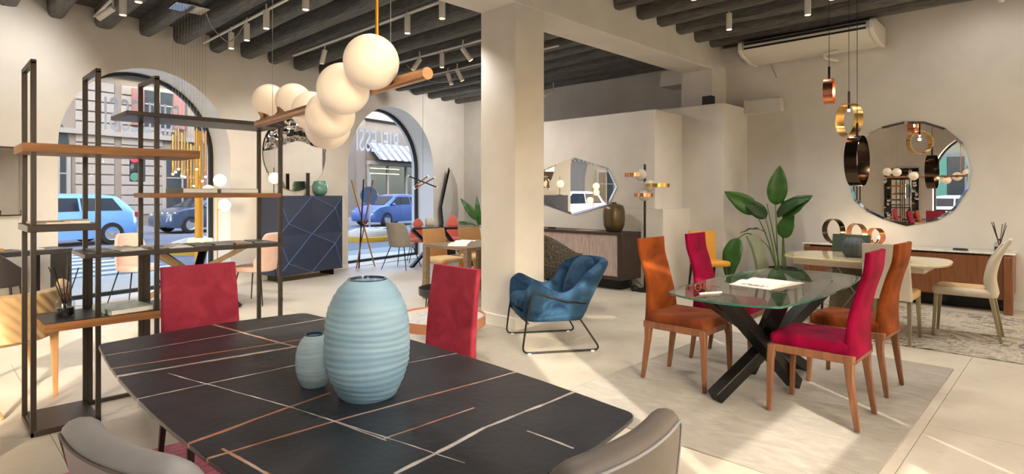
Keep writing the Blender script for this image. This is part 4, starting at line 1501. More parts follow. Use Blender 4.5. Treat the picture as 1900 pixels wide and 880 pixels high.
tag(MB().tube(smoothpath([(8.72, 2.35, 3.29), (8.70, 2.50, 3.27), (8.80, 2.52, 3.24), (8.99, 2.42, 3.22)], 6), 0.02, 10).build('drain_pipe', 'ac_plastic', None, smooth=60), 'short bent white pipe from air conditioner into the wall', 'pipe')
tag(MB().tube(smoothpath([(8.90, 3.30, 3.36), (8.97, 3.31, 3.26), (8.985, 3.28, 3.18), (8.985, 3.25, 3.10)], 6), 0.006, 6).build('wall_cable', 'cable_grey', None), 'thin grey cable hanging below the far end of the air conditioner', 'cable')

# ring pendants
def ring_pendant(label, loc, rad, width, mat, rz, ztop=3.64):
    t = thing('ring_pendant', label, 'pendant lamp', loc, 0, 'hanging ring lamps over the marble table')
    MB().hoop((0, 0, 0), rad, width, 0.004, 'x', 56).build('ring', mat, t, smooth=40, rot=(0, 0, rz))
    MB().tube([(0, 0, rad - 0.06), (0, 0, rad + 0.13)], 0.012, 10).build('socket', 'black_metal', t)
    MB().ball((0, 0, rad - 0.075), 0.014, 12, 8).build('bulb', 'bulb_glow', t)
    MB().tube([(0, 0, rad + 0.13), (0, 0, ztop - loc[2])], 0.003, 6).build('cord', 'cable_dark', t)
    d = bpy.data.lights.new('bulb_light', 'POINT')
    d.energy = 1.5
    d.color = (1, 0.78, 0.5)
    d.shadow_soft_size = 0.02
    lo = bpy.data.objects.new('bulb_light', d)
    COL.objects.link(lo)
    lo.parent = t
    lo.location = (0, 0, rad - 0.13)
ring_pendant('small copper ring pendant, highest of the hanging rings', (6.79, 1.915, 2.45), 0.135, 0.092, 'copper', R(-80))
ring_pendant('brass ring pendant hanging between the copper and dark rings', (7.054, 1.794, 2.16), 0.180, 0.095, 'brass', R(-45))
ring_pendant('dark nickel ring pendant, lowest of the hanging rings, before the round mirror', (6.85, 1.665, 1.705), 0.262, 0.115, 'black_nickel', R(90))

# potted plant
def leaf(parent, base, tip, width, droop, fold, name='leaf', mat='leaf_green', side=(0, 0, 1), n=14):
    base, tip = Vector(base), Vector(tip)
    ax = tip - base
    L = ax.length
    d = ax.normalized()
    s = d.cross(Vector(side)).normalized()
    up = s.cross(d).normalized()
    vs, fs = [], []
    for i in range(n + 1):
        u = i / n
        w = width * (math.sin(PI * u ** 0.72)) ** 0.8 * 0.5 + 0.002
        c = base + d * (u * L) + up * (droop * 4 * u * (1 - u)) - Vector((0, 0, abs(droop) * 1.2 * u * u))
        wav = 0.008 * math.sin(u * 21)
        for k in (-1, -0.5, 0, 0.5, 1):
            vs.append(c + s * (w * k) + up * (fold * w * abs(k) * 1.0 + wav * abs(k)) + up * (0.004 if k == 0 else 0))
    m = 5
    for i in range(n):
        for k in range(m - 1):
            a = i * m + k
            fs.append((a, a + 1, a + m + 1, a + m))
    o = MB().add(vs, fs).build(name, mat, parent, smooth=60, fix=False)
    md = o.modifiers.new('thick', 'SOLIDIFY')
    md.thickness = 0.0025
    return o
def bird_plant():
    c = Vector((8.55, 3.02, 0))
    t = thing('potted_plant', 'tall potted plant with broad green leaves in a wicker basket by the wall corner', 'plant', c)
    k = MB()
    prof = []
    for i in range(19):
        z = 0.32 * i / 18
        prof.append((0.165 + 0.03 * i / 18 + 0.006 * math.sin(i * PI), z))
    k.lathe(prof + [(0.175, 0.32), (0.17, 0.26), (0, 0.26)], n=36)
    k.build('basket', 'basket', t, smooth=40)
    for i in range(8):
        MB().hoop((0, 0, 0.02 + i * 0.04), 0.172 + 0.0037 * i * 1.0, 0.03, 0.01, 'z', 36).build('weave_band', 'basket', t, smooth=0)
    MB().cyl((0, 0, 0.262), 0.165, 0.01, 24).build('soil', 'soil', t)
    def st(p, q, bend=0.0, r=0.011):
        p, q = Vector(p), Vector(q)
        m = (p + q) / 2 + Vector((0, 0, bend))
        MB().tube(smoothpath([p, p.lerp(m, 0.9), q], 5), [r * (1 - 0.05 * i) if i < 8 else r * 0.55 for i in range(11)], 7).build('stem', 'stem_green', t, smooth=60)
    # leaves given as base and tip on the plane of the plant: (y offset, height), x offset
    B = (0.0, 0.0, 0.27)
    # upright pair in the middle
    st((0.0, 0.05, 0.27), (0.0, 0.09, 1.25))
    leaf(t, (0.0, 0.09, 1.20), (-0.02, 0.02, 1.80), 0.26, 0.03, 0.55, side=(-1, -0.4, 0.1))
    st((0.02, 0.03, 0.27), (-0.02, 0.20, 1.22), 0.03)
    leaf(t, (0.08, 0.13, 1.26), (0.07, 0.15, 1.68), 0.24, -0.04, 0.4, mat='leaf_green_dark', side=(-0.7, 0.7, 0.1))
    # leaning leaves towards the corner
    st((-0.03, 0.06, 0.27), (-0.21, 0.29, 1.11), 0.10)
    leaf(t, (-0.20, 0.28, 1.10), (-0.62, 0.56, 1.43), 0.25, 0.03, 0.25, side=(-1, 0, 0.4))
    st((-0.05, 0.05, 0.27), (-0.13, 0.18, 1.03), 0.08)
    leaf(t, (-0.12, 0.17, 1.02), (-0.40, 0.42, 1.33), 0.20, 0.03, 0.2, mat='leaf_green_dark', side=(-1, 0, 0.5))
    # to the other side
    st((0.0, -0.03, 0.27), (0.0, 0.0, 1.02), 0.0)
    leaf(t, (-0.02, -0.01, 1.03), (-0.10, -0.44, 1.40), 0.24, 0.05, 0.25, side=(-1, 0, 0.3))
    leaf(t, (-0.04, 0.05, 1.03), (-0.12, -0.42, 1.38), 0.18, 0.07, 0.2, mat='leaf_green_dark', side=(-1, 0.1, 0.6))
    st((0.02, -0.05, 0.27), (-0.02, -0.03, 0.74))
    leaf(t, (-0.03, -0.02, 0.74), (-0.08, -0.18, 1.14), 0.22, 0.02, 0.25, side=(-1, 0, 0.1))
    st((0.0, 0.0, 0.27), (0.0, -0.02, 1.30), 0.0, 0.008)
    leaf(t, (0.0, -0.02, 1.12), (0.0, -0.025, 1.38), 0.035, 0.0, 1.5, side=(-1, 0, 0))
    # low arching leaves
    st((-0.05, 0.05, 0.27), (-0.16, 0.24, 0.72), 0.12)
    MB().tube(smoothpath([(-0.16, 0.22, 0.70), (-0.30, 0.36, 0.80), (-0.42, 0.46, 0.72)], 5), 0.008, 7).build('stem', 'stem_green', t, smooth=60)
    leaf(t, (-0.41, 0.45, 0.74), (-0.58, 0.52, 0.16), 0.27, 0.05, 0.2, side=(-1, 0, 0.1))
    leaf(t, (-0.14, 0.16, 0.80), (-0.42, 0.42, 0.86), 0.07, 0.05, 0.3, mat='leaf_green_dark', side=(-0.3, 0, 1))
bird_plant()
# ---------------------------------------------------------------- open metal shelf
def shelf():
    t = thing('open_shelf', 'tall open shelf of slim dark metal frames with walnut and black shelves', 'shelf', (0, 0, 0))
    YF, YB = 4.19, 4.57
    def post(x, y, z0, z1, w=0.026):
        MB().span((x - w / 2, y - w / 2, z0), (x + w / 2, y + w / 2, z1)).build('post', 'bronze_metal', t, bevel=0.002)
    def rail(x, z, w=0.026):
        MB().span((x - w / 2, YF - w / 2, z - w / 2), (x + w / 2, YB + w / 2, z + w / 2)).build('cross_rail', 'bronze_metal', t, bevel=0.002)
    X1, X2, X3, X4 = 0.458, 0.758, 1.066, 1.862
    for x, zt in ((X1, 2.10), (X2, 2.095), (X3, 2.095), (X4, 1.90)):
        post(x, YF, 0, zt); post(x, YB, 0, zt); rail(x, zt); rail(x, 0.013)
    def slab(x0, x1, z0, z1, m, y0=YF - 0.02, y1=YB + 0.02, name='shelf_board'):
        MB().span((x0, y0, z0), (x1, y1, z1)).build(name, m, t, bevel=0.003)
    slab(0.41, 1.315, 1.595, 1.645, 'walnut_shelf')
    slab(1.03, X4 + 0.0, 1.335, 1.366, 'walnut_shelf')
    slab(0.50, 1.42, 0.575, 0.622, 'walnut_shelf')
    slab(0.505, 1.415, 0.622, 0.626, 'tray_black', YF - 0.01, YB + 0.01, 'dark_inlay')
    slab(0.43, X2 + 0.012, 1.145, 1.185, 'bronze_metal')
    slab(0.69, X4 + 0.02, 0.978, 1.004, 'bronze_metal')
    slab(0.90, X4 + 0.02, 1.845, 1.872, 'bronze_metal')
    slab(X1, X2, 0.002, 0.034, 'bronze_metal', name='base_plate')
    for x in (0.775, 1.10):
        MB().span((x - 0.022, YB - 0.01, 0), (x + 0.022, YB + 0.014, 0.978)).build('flat_upright', 'bronze_metal', t, bevel=0.002)
    MB().span((X2, YB - 0.012, 0.002), (X4, YB + 0.012, 0.026)).build('floor_rail', 'bronze_metal', t, bevel=0.002)
shelf()
diffuser('glass reed diffuser with dark liquid on the low walnut shelf board', (0.625, 4.36, 0.6265), 1.02, 3)

def book(label, loc, w, d, h, rz, cover, pages='paper', name='book', group=None):
    t = thing(name, label, 'book', loc, rz, group)
    MB().span((-w / 2 + 0.003, -d / 2 + 0.003, 0.003), (w / 2 - 0.001, d / 2 - 0.003, h - 0.003)).build('pages', pages, t, smooth=0)
    MB().span((-w / 2, -d / 2, 0), (w / 2, d / 2, 0.003)).span((-w / 2, -d / 2, h - 0.003), (w / 2, d / 2, h)).span((-w / 2, -d / 2, 0.003), (-w / 2 + 0.003, d / 2, h - 0.003)).build('cover', cover, t, smooth=0)
    return t
book('thick book with green marbled cover on the low walnut shelf board', (0.915, 4.34, 0.6265), 0.235, 0.30, 0.030, R(8), 'book_marble')
book('closed grey hardback on the middle walnut shelf board, nearer the crossing posts', (1.32, 4.36, 1.3665), 0.22, 0.30, 0.032, R(4), 'grey_cover')
book('closed grey hardback on the middle walnut shelf board, nearer the round pendant globes', (1.60, 4.38, 1.3665), 0.25, 0.30, 0.030, R(-3), 'grey_cover')
book('thin beige catalogue on the short black shelf beside the outermost post', (0.545, 4.36, 1.1855), 0.16, 0.26, 0.012, R(3), 'tan_cover')
book('thin pale catalogue on the short black shelf beside the second post', (0.68, 4.38, 1.1855), 0.13, 0.27, 0.016, R(-6), 'pale_cover')
for i, (x, w, h, m, lab) in enumerate((
        (0.80, 0.085, 0.012, 'dark_cover', 'black leaflet at the overhanging end of the long black shelf'),
        (1.095, 0.085, 0.012, 'printed_cover', 'printed leaflet behind the third post on the long black shelf'),
        (1.36, 0.11, 0.010, 'dark_cover', 'dark glossy leaflet on the long black shelf, above the burgundy chair back'),
        (1.50, 0.12, 0.010, 'grey_cover', 'grey leaflet on the long black shelf, after the dark glossy one'),
        (1.64, 0.11, 0.009, 'tan_cover', 'tan leaflet on the long black shelf, before the last dark leaflet'),
        (1.77, 0.11, 0.010, 'dark_cover', 'last dark leaflet on the long black shelf, by the end post'))):
    book(lab, (x, 4.38, 1.0045), w, 0.24, h, R(5 - 2 * i), m, name='leaflet')
open_magazine('open_booklet', 'open booklet on the long black shelf in front of the pink chair', (0.945, 4.36, 1.0045), R(6), 0.075, 0.24, 0.02, 'booklet', 'pale_cover')
open_magazine('open_booklet', 'open booklet on the long black shelf just past the third post', (1.235, 4.36, 1.0045), R(-4), 0.070, 0.23, 0.018, 'booklet', 'photo_page')

# ---------------------------------------------------------------- globe pendant over the stone table
def globe_pendant():
    t = thing('globe_pendant', 'long brushed bronze bar pendant with white glass globes above the black stone table', 'pendant lamp', (1.30, 2.5, 1.80))
    o = Vector((1.30, 2.5, 1.80))
    A = Vector((1.225, 1.60, 1.774)) - o
    B = Vector((1.395, 3.44, 1.768)) - o
    MB().tube([A, B], 0.0215, 24).build('bar', 'brass_brushed', t, smooth=50)
    G = [(1.157, 1.846, 1.840, .1), (1.154, 2.039, 1.766, .1), (1.207, 2.238, 1.690, .1), (1.301, 2.437, 1.662, .1), (1.424, 2.836, 1.788, .1), (1.484, 3.165, 1.881, .1), (1.448, 3.503, 1.925, .1)]
    G[-1] = (1.437, 3.37, 1.90, .097)
    for x, y, z, r_ in G:
        c = Vector((x, y, z)) - o
        u = (c - A).dot(B - A) / (B - A).dot(B - A)
        foot = A + (B - A) * max(0, min(1, u))
        d = (c - foot)
        L = d.length
        d = d.normalized() if L > 1e-3 else Vector((0, 0, 1))
        q = d.to_track_quat('Z', 'Y').to_matrix()
        g = MB().ball(c, r_, 40, 24).build('globe', 'globe_glow', t, smooth=80)
        prof = [(0.012, 0.0), (0.016, max(0.0, L - r_ - 0.012)), (0.030, max(0.004, L - r_ + 0.002)), (0.046, L - r_ * 0.86)]
        cup = MB().lathe(prof, n=24)
        cup.v = [tuple(foot + q @ Vector(v)) for v in cup.v]
        cup.build('cup', 'brass_brushed', t, smooth=50)
    rod = Vector((1.157, 1.90, 0)) - Vector((o.x, o.y, 0))
    rod0 = A + (B - A) * 0.20
    MB().tube([rod0, (rod0.x, rod0.y, 3.62 - o.z)], 0.007, 10).build('rod', 'rod_brass', t)
    w = A + (B - A) * 0.86
    MB().tube([w, (w.x, w.y, 3.62 - o.z)], 0.0012, 5).build('wire', 'cable_grey', t)
    MB().tube([rod0 + Vector((0.03, -0.05, 0)), (rod0.x + 0.02, rod0.y - 0.06, 3.62 - o.z)], 0.0012, 5).build('wire', 'cable_grey', t)
    return t
globe_pendant()

# ---------------------------------------------------------------- along the slanted street wall
def wthing(name, label, cat, s, n, z=0.0, rz=0.0, group=None):
    return thing(name, label, cat, wl(s, n, z), TH + rz, group)

# navy cabinet with raised faceted doors
t = wthing('navy_cabinet', 'navy blue cabinet with raised star-faceted doors under the wavy round mirror', 'cabinet', 3.305, -0.25)
MB().span((-0.63, -0.235, 0.10), (0.63, 0.215, 1.33)).build('body', 'blue_lacquer', t, bevel=0.004)
def facet_door(x0, x1):
    z0, z1 = 0.108, 1.322
    zm = (z0 + z1) / 2
    b = MB()
    vs, fs = [], []
    y0, y1 = -0.236, -0.262
    edges = []
    for za, zb, az in ((z0, zm, 0.29 if x0 < -0.3 else 0.70), (zm, z1, 0.30 if x0 < -0.3 else 0.68)):
        ap = (lerp(x0, x1, 0.26 if x0 < -0.3 else 0.72), y1, lerp(za, zb, az))
        cs = [(x0, y0, za), (x1, y0, za), (x1, y0, zb), (x0, y0, zb)]
        o = len(vs)
        vs += cs + [ap]
        fs += [(o, o + 1, o + 4), (o + 1, o + 2, o + 4), (o + 2, o + 3, o + 4), (o + 3, o, o + 4)]
        edges += [(c, ap) for c in cs]
    b.add(vs, fs)
    d = b.build('door', 'blue_lacquer', t, smooth=0)
    e = MB()
    for p, q in edges:
        e.tube([(p[0], p[1] - 0.001, p[2]), (q[0], q[1] - 0.001, q[2])], 0.0055, 5)
    e.build('edge_line', 'blue_edge', d)
for a in (-0.63, 0.0):
    facet_door(a + 0.003, a + 0.627)
for x in (-0.52, 0.50):
    MB().span((x - 0.012, -0.16, 0), (x + 0.012, 0.16, 0.10)).build('foot_plate', 'bronze_metal', t)
# vases and lamps on it
t = wthing('glass_vase', 'rounded sea-green glass vase on the navy cabinet', 'vase', 3.63, -0.28, 1.331)
MB().lathe([(0.06, 0), (0.085, 0.012), (0.118, 0.06), (0.128, 0.12), (0.118, 0.19), (0.095, 0.235), (0.09, 0.245), (0.08, 0.242), (0.10, 0.19), (0.11, 0.1), (0.06, 0.03), (0, 0.03)], n=40).build('body', 'green_glass', t, smooth=60)
t = wthing('candle_holder', 'slim black candle column on the navy cabinet', 'candle holder', 3.385, -0.28, 1.331)
MB().cyl((0, 0, 0), 0.036, 0.012, 24).build('base', 'black_metal', t)
MB().cyl((0, 0, 0.012), 0.03, 0.36, 20).build('column', 'black_metal', t)
t = wthing('globe_lamp', 'small globe table lamp with thin black stem at the navy cabinet end', 'lamp', 2.755, -0.27, 1.331)
MB().cyl((0, 0, 0), 0.07, 0.012, 28).build('base', 'black_metal', t)
MB().tube([(0, 0, 0.012), (0, 0, 0.44)], 0.006, 8).build('stem', 'black_metal', t)
MB().ball((0.0, -0.02, 0.272), 0.09, 28, 18).build('globe', 'small_globe_glow', t, smooth=80)
# circular mirror with a rippled chrome cap
t = wthing('circular_mirror', 'circular mirror with rippled chrome upper part above the navy cabinet', 'mirror', 3.355, -0.001, 2.03)
Rm = 0.615
b = MB()
pts = [(Rm * math.cos(2 * PI * k / 72), -0.022, Rm * math.sin(2 * PI * k / 72)) for k in range(72)]
b.add(pts, [tuple(range(72))])
b.build('mirror_glass', 'mirror', t, smooth=0, fix=False)
MB().loft([[(Rm * math.cos(2 * PI * k / 72), y, Rm * math.sin(2 * PI * k / 72)) for k in range(72)] for y in (-0.001, -0.021)]).build('backing', 'dark_slot', t, smooth=40)
vs, fs = [], []
GX, GZ = 60, 22
for i in range(GX + 1):
    for j in range(GZ + 1):
        u = -1 + 2 * i / GX
        x = u * Rm * 0.99
        top = math.sqrt(max(0, (Rm * 0.995) ** 2 - x * x))
        low = min(top, 0.17 + 0.04 * math.sin(u * 5.0 + 1) - (0.30 * max(0, -u - 0.35)))
        z = lerp(low, top, j / GZ)
        e = min(1, j / 4, (GZ - j) / 3 + 0.2)
        y = -0.026 - 0.045 * max(0.0, e) * (0.55 + 0.6 * noise.noise((x * 6, z * 9, 3.0)) + 0.3 * noise.noise((x * 14, z * 16, 8.0)))
        vs.append((x, y, z))
for i in range(GX):
    for j in range(GZ):
        a = i * (GZ + 1) + j
        fs.append((a, a + GZ + 1, a + GZ + 2, a + 1))
MB().add(vs, fs).build('rippled_cap', 'chrome', t, smooth=80, fix=True)

# console, its wall mirror
t = wthing('console_table', 'dark console table with a wide panel leg below the framed wall mirror', 'console', -0.42, -0.30)
MB().span((-0.78, -0.24, 0.700), (0.40, 0.20, 0.752)).build('tabletop', 'dark_cover', t, bevel=0.003)
MB().bar((0.37, -0.02, 0.70), (0.37, -0.02, 0.0), 0.05, 0.42, up=(0, 1, 0)).build('panel_leg', 'dark_cover', t, bevel=0.003)
MB().span((0.14, 0.02, 0), (0.19, 0.07, 0.70)).build('slim_leg', 'black_metal', t)
MB().span((-0.76, -0.2, 0), (-0.70, 0.18, 0.70)).build('panel_leg', 'dark_cover', t)
tag(MB().span((-0.11, -0.08, 0), (0.11, 0.08, 0.012)).build('catalogue', 'pale_cover', None, wl(-0.36, -0.36, 0.7525), TH + R(5), smooth=0), 'pale catalogue lying flat on the dark console table', 'catalogue')
tag(MB().span((-0.04, -0.03, 0), (0.04, 0.03, 0.03)).build('small_box', 'tan_leather', None, wl(-0.62, -0.36, 0.7525), TH, smooth=0), 'small tan box on the dark console table', 'box')
t = wthing('wall_mirror', 'rectangular wall mirror with thin dark frame above the dark console', 'mirror', -0.80, -0.001, 1.50)
MB().span((-0.485, -0.028, -0.385), (0.485, -0.002, 0.385)).build('frame', 'dark_cover', t, smooth=0)
MB().add([(-0.47, -0.0295, -0.37), (0.495, -0.0295, -0.37), (0.495, -0.0295, 0.37), (-0.47, -0.0295, 0.37)], [(0, 1, 2, 3)]).build('mirror_glass', 'mirror', t, smooth=0, fix=False)

# star-legged table in front of the first window
t = thing('star_leg_table', 'dark-topped table on crossed wood and black beams by the first arched window', 'table', (2.30, 7.55, 0), R(10))
MB().prism(rrect(0.78, 0.46, 0.10, 6), 0.722, 0.738).build('tabletop', 'tray_black', t, bevel=0.003)
for p, q, m in (((-0.55, 0.52, 0.0), (0.45, -0.36, 0.72), 'star_wood'), ((0.62, 0.20, 0.0), (-0.55, -0.34, 0.72), 'star_wood'),
                ((-0.30, -0.42, 0.0), (0.30, 0.30, 0.72), 'black_beam'), ((0.35, -0.40, 0.0), (-0.28, 0.34, 0.72), 'black_beam')):
    MB().bar(p, q, 0.085, 0.06).build('beam_leg', m, t, bevel=0.004)
b = MB()
b.loft([[(x, y, z) for x, y in rrect(0.14 - i, 0.06 - i, 0.05, 5)] for z, i in ((0, 0.012), (0.015, 0), (0.085, 0.002), (0.10, 0.02))])
tag(b.build('stone_ornament', 'stone_cream', None, (2.34, 7.42, 0.7385), R(-20), smooth=60), 'cream rounded stone block on the star-legged table', 'ornament')

# tube cluster pendant
t = thing('tube_pendant', 'cluster pendant of slim brass tubes on long cords before the first window', 'pendant lamp', (2.11, 7.05, 0))
MB().span((-0.17, -0.15, 3.405), (0.17, 0.15, 3.425)).build('ceiling_plate', 'chrome', t, bevel=0.003)
rnd = random.Random(4)
k = 0
for ix in range(4):
    for iy in range(3):
        x, y = -0.135 + ix * 0.09, -0.10 + iy * 0.10
        L = 0.42 + 0.10 * rnd.random()
        zt = 2.10 - 0.22 * rnd.random()
        g = MB().tube([(x, y, zt), (x, y, zt - L)], 0.0115, 10).build('tube', ['brass_brushed', 'champagne_metal', 'brass'][k % 3], t)
        MB().tube([(x, y, zt), (x, y, 3.405)], 0.0016, 5).build('cord', 'cable_grey', t)
        MB().ball((x, y, zt - L - 0.006), 0.013, 10, 7).build('lamp_tip', 'bulb_glow', t)
        k += 1
# globe floor lamp
t = thing('globe_floor_lamp', 'slim floor lamp with paired glass globes beside the first window jamb', 'lamp', (2.95, 8.65, 0))
MB().cyl((0, 0, 0), 0.13, 0.015, 32).build('base', 'brass_brushed', t)
MB().tube([(0, 0, 0.015), (0, 0, 1.60)], 0.008, 8).build('pole', 'rod_brass', t)
for c in ((0.0, -0.09, 1.55), (-0.12, 0.0, 1.40), (0.10, 0.02, 1.20)):
    MB().ball(c, 0.085, 24, 16).build('globe', 'small_globe_glow', t, smooth=80)
    MB().tube([(0, 0, c[2] - 0.06), (c[0] * 0.5, c[1] * 0.5, c[2] - 0.055)], 0.006, 6).build('arm', 'rod_brass', t)

# three leaning sticks lamp at the second window
t = thing('stick_floor_lamp', 'floor lamp of three crossed leaning sticks in front of the second window', 'lamp', (5.75, 9.30, 0))
o = Vector((5.75, 9.30, 0))
S1 = [((5.985, 9.43, 0.0), (5.38, 9.23, 1.61), 'rod_brass', 'copper'), ((5.615, 9.37, 0.0), (5.55, 9.10, 1.62), 'black_metal', 'black_metal'), ((5.58, 9.40, 0.0), (5.66, 8.97, 1.62), 'copper', 'copper')]
for p, q, m, _ in S1:
    MB().tube([Vector(p) - o + Vector((0, 0, 0.006)), Vector(q) - o], 0.0135, 10).build('stick', m, t)
MB().ball(Vector((5.63, 9.24, 0.80)) - o, 0.02, 12, 8).build('joint', 'black_metal', t)
# stick chandelier
t = thing('stick_pendant', 'small pendant of crossed brass and copper rods hanging before the second window jamb', 'pendant lamp', (5.78, 7.68, 1.55))
o = Vector((5.78, 7.68, 1.55))
for p, q, m in (((5.616, 7.847, 1.65), (5.941, 7.513, 1.466), 'black_nickel'), ((5.689, 7.771, 1.448), (5.911, 7.544, 1.624), 'copper'), ((5.69, 7.80, 1.48), (5.837, 7.62, 1.65), 'brass')):
    p, q = Vector(p) - o, Vector(q) - o
    MB().tube([p, q], 0.011, 10).build('rod', m, t)
    MB().ball(q, 0.012, 10, 7).build('lamp_tip', 'small_globe_glow', t)
    MB().ball(p, 0.012, 10, 7).build('lamp_tip', 'small_globe_glow', t)
MB().tube([(0, 0, 0), (0, 0, 3.43 - 1.55)], 0.002, 5).build('cord', 'cable_dark', t)

# dark glass table at the second window
t = thing('dark_leg_table', 'glass-topped table on dark crossed legs between the grey and coral chairs', 'table', (7.06, 8.76, 0), R(-35))
MB().prism(rrect(0.62, 0.40, 0.06, 5), 0.735, 0.747).build('glass_top', 'table_glass', t, bevel=0.0)
MB().span((-0.56, -0.36, 0.700), (0.56, -0.30, 0.735)).span((-0.56, 0.30, 0.700), (0.56, 0.36, 0.735)).build('top_frame', 'black_beam', t)
for p, q in (((-0.6, -0.33, 0), (0.1, 0.33, 0.70)), ((0.1, 0.35, 0), (-0.58, -0.33, 0.70)), ((0.53, 0.33, 0), (-0.02, -0.33, 0.70)), ((0.52, -0.33, 0), (0.5, 0.33, 0.70))):
    MB().bar(p, q, 0.06, 0.05).build('beam_leg', 'black_beam', t)
b = MB()
b.loft([[(x, y, z) for x, y in rrect(0.09 - i, 0.06 - i, 0.05, 5)] for z, i in ((0, 0.012), (0.015, 0), (0.145, 0.002), (0.165, 0.025))])
tag(b.build('stone_ornament', 'stone_cream', None, (6.74, 8.74, 0.7475), R(-20), smooth=60), 'cream rounded block on the dark-legged table near the window', 'ornament')
# wooden table with open books
t = thing('wood_table', 'taupe wooden table with thick square legs partly hidden by the column', 'table', (5.12, 5.80, 0))
o = Vector((5.12, 5.80, 0))
quad = [(4.60, 5.24), (5.60, 5.24), (5.60, 6.12), (4.60, 6.12)]
MB().prism([(x - o.x, y - o.y) for x, y in quad], 0.672, 0.712).build('tabletop', 'table_wood', t, bevel=0.004)
for x, y in ((4.635, 5.275), (5.565, 5.275), (5.565, 6.085), (4.635, 6.085)):
    MB().span((x - o.x - 0.035, y - o.y - 0.035, 0), (x - o.x + 0.035, y - o.y + 0.035, 0.672)).build('leg', 'table_wood', t, bevel=0.004)
open_magazine('open_book', 'open book on the taupe wooden table nearest its outer corner', (4.80, 5.62, 0.7125), R(40), 0.17, 0.24, 0.03, 'book', 'paper')
open_magazine('open_book', 'open book on the taupe wooden table nearest the tan chair backs', (5.15, 5.88, 0.7125), R(15), 0.17, 0.24, 0.03, 'book', 'paper')
open_magazine('open_book', 'open book on the taupe wooden table nearest the white column', (5.22, 5.48, 0.7125), R(55), 0.16, 0.23, 0.035, 'book', 'paper')
# leaning mirror with facets
t = thing('leaning_mirror', 'tall faceted mirror leaning against the wall behind the coral chair', 'mirror', wl(7.34, -0.12, 0.45), TH + R(0))
fp = [(-0.03, 1.50), (0.23, 1.12), (0.30, 0.55), (0.25, -0.02), (-0.17, -0.06), (-0.30, 0.62)]
b = MB()
b.add([(x, -0.02 - 0.03 * z, z) for x, z in fp] + [(0.02, -0.085, 0.65)], [(i, (i + 1) % 6, 6) for i in range(6)])
b.build('mirror_glass', 'mirror', t, smooth=0, fix=False)
MB().wallprism(fp, 0.0, -0.012).build('frame', 'dark_slot', t, smooth=0)
MB().span((-0.12, -0.03, -0.45), (0.20, 0.02, 0.0)).build('stand', 'dark_slot', t)
# plant in the corner
t = thing('potted_plant', 'green plant with upright leaves in a white planter in the far corner', 'plant', (8.30, 9.10, 0))
MB().prism(rrect(0.20, 0.20, 0.03, 4), 0, 0.62).build('planter', 'ceramic_white', t, bevel=0.006)
for (bx, by, bz), (tx, ty, tz), w in (((-0.05, 0, 0.8), (-0.28, 0.25, 1.30), 0.16), ((0.0, 0, 0.75), (0.14, -0.12, 1.05), 0.15), ((-0.02, 0, 0.62), (-0.36, 0.30, 0.80), 0.15), ((0.02, 0.02, 0.7), (0.05, 0.1, 1.35), 0.12), ((0.02, 0, 0.7), (0.30, -0.3, 1.2), 0.15)):
    leaf(t, (bx, by, bz), (tx, ty, tz), w, 0.03, 0.3, side=(-0.6, -0.7, 0.3))
    MB().tube([(0, 0, 0.6), (bx, by, bz + 0.03)], 0.008, 6).build('stem', 'stem_green', t)
t = wthing('wall_box', 'small white electrical box on the wall by the corner plant', 'electrical box', 8.50, -0.045, 0.98)
MB().span((-0.09, -0.045, 0.0), (0.09, 0.044, 0.24)).build('housing', 'switch_plastic', t, bevel=0.006)
MB().tube([(0, 0.02, 0.24), (0, 0.02, 2.05), (-0.04, 0.025, 2.12), (-0.10, 0.03, 2.15)], 0.025, 10).build('conduit', 'switch_plastic', t, smooth=50)
t = wthing('wall_lamp', 'small dark camera-like lamp on the wall high above the electrical box', 'lamp', 8.52, -0.05, 2.66)
MB().ball((0, 0, 0), 0.07, 14, 9).build('head', 'switch_plastic', t)
MB().tube([(0, 0.0, 0.05), (0.0, 0.03, 0.16), (-0.06, 0.045, 0.22)], 0.012, 8).build('arm', 'cable_dark', t)
tag(MB().span((-0.09, -0.07, 0), (0.07, 0.07, 0.10)).bar((-0.02, 0, 0.10), (-0.16, 0.03, 0.42), 0.02, 0.02).build('white_block', 'ceramic_white', None, (0.225, 4.06, 0), R(10), bevel=0.005), 'white block foot on the floor at the frame edge by the camel armchair', 'lamp foot')

# ---------------------------------------------------------------- coffee tables
t = thing('coffee_table', 'round black tray coffee table beside the wooden table leg', 'coffee table', (3.66, 4.44, 0))
MB().lathe([(0, 0.375), (0.285, 0.375), (0.295, 0.38), (0.298, 0.445), (0.287, 0.445), (0.282, 0.39), (0, 0.39)], n=56).build('tray_top', 'tray_black', t, smooth=50)
for k in range(3):
    a = R(20 + 120 * k)
    MB().tube([(0.20 * math.cos(a) - 0.02, 0.20 * math.sin(a), 0.376), (0.25 * math.cos(a), 0.25 * math.sin(a), 0.006), (0.20 * math.cos(a) + 0.03, 0.20 * math.sin(a) + 0.02, 0.376)], 0.006, 7).build('hairpin_leg', 'black_metal', t)
tag(MB().span((-0.10, -0.07, 0), (0.10, 0.07, 0.02)).build('photo_card', 'printed_cover', None, (3.62, 4.36, 0.3905), R(-35), smooth=0), 'white printed card on the round black tray table', 'card')
tag(MB().span((-0.08, -0.05, 0), (0.08, 0.05, 0.03)).build('wooden_box', 'table_wood', None, (3.80, 4.42, 0.3905), R(-20), smooth=0), 'small brown wooden box on the round black tray table', 'box')
t = thing('coffee_table', 'round white marble coffee table with copper rim and legs behind the burgundy chair', 'coffee table', (3.02, 3.78, 0))
RR = 0.375
MB().lathe([(0, 0.335), (RR - 0.01, 0.335), (RR - 0.01, 0.348), (0, 0.348)], n=64).build('marble_top', 'white_marble', t, smooth=40)
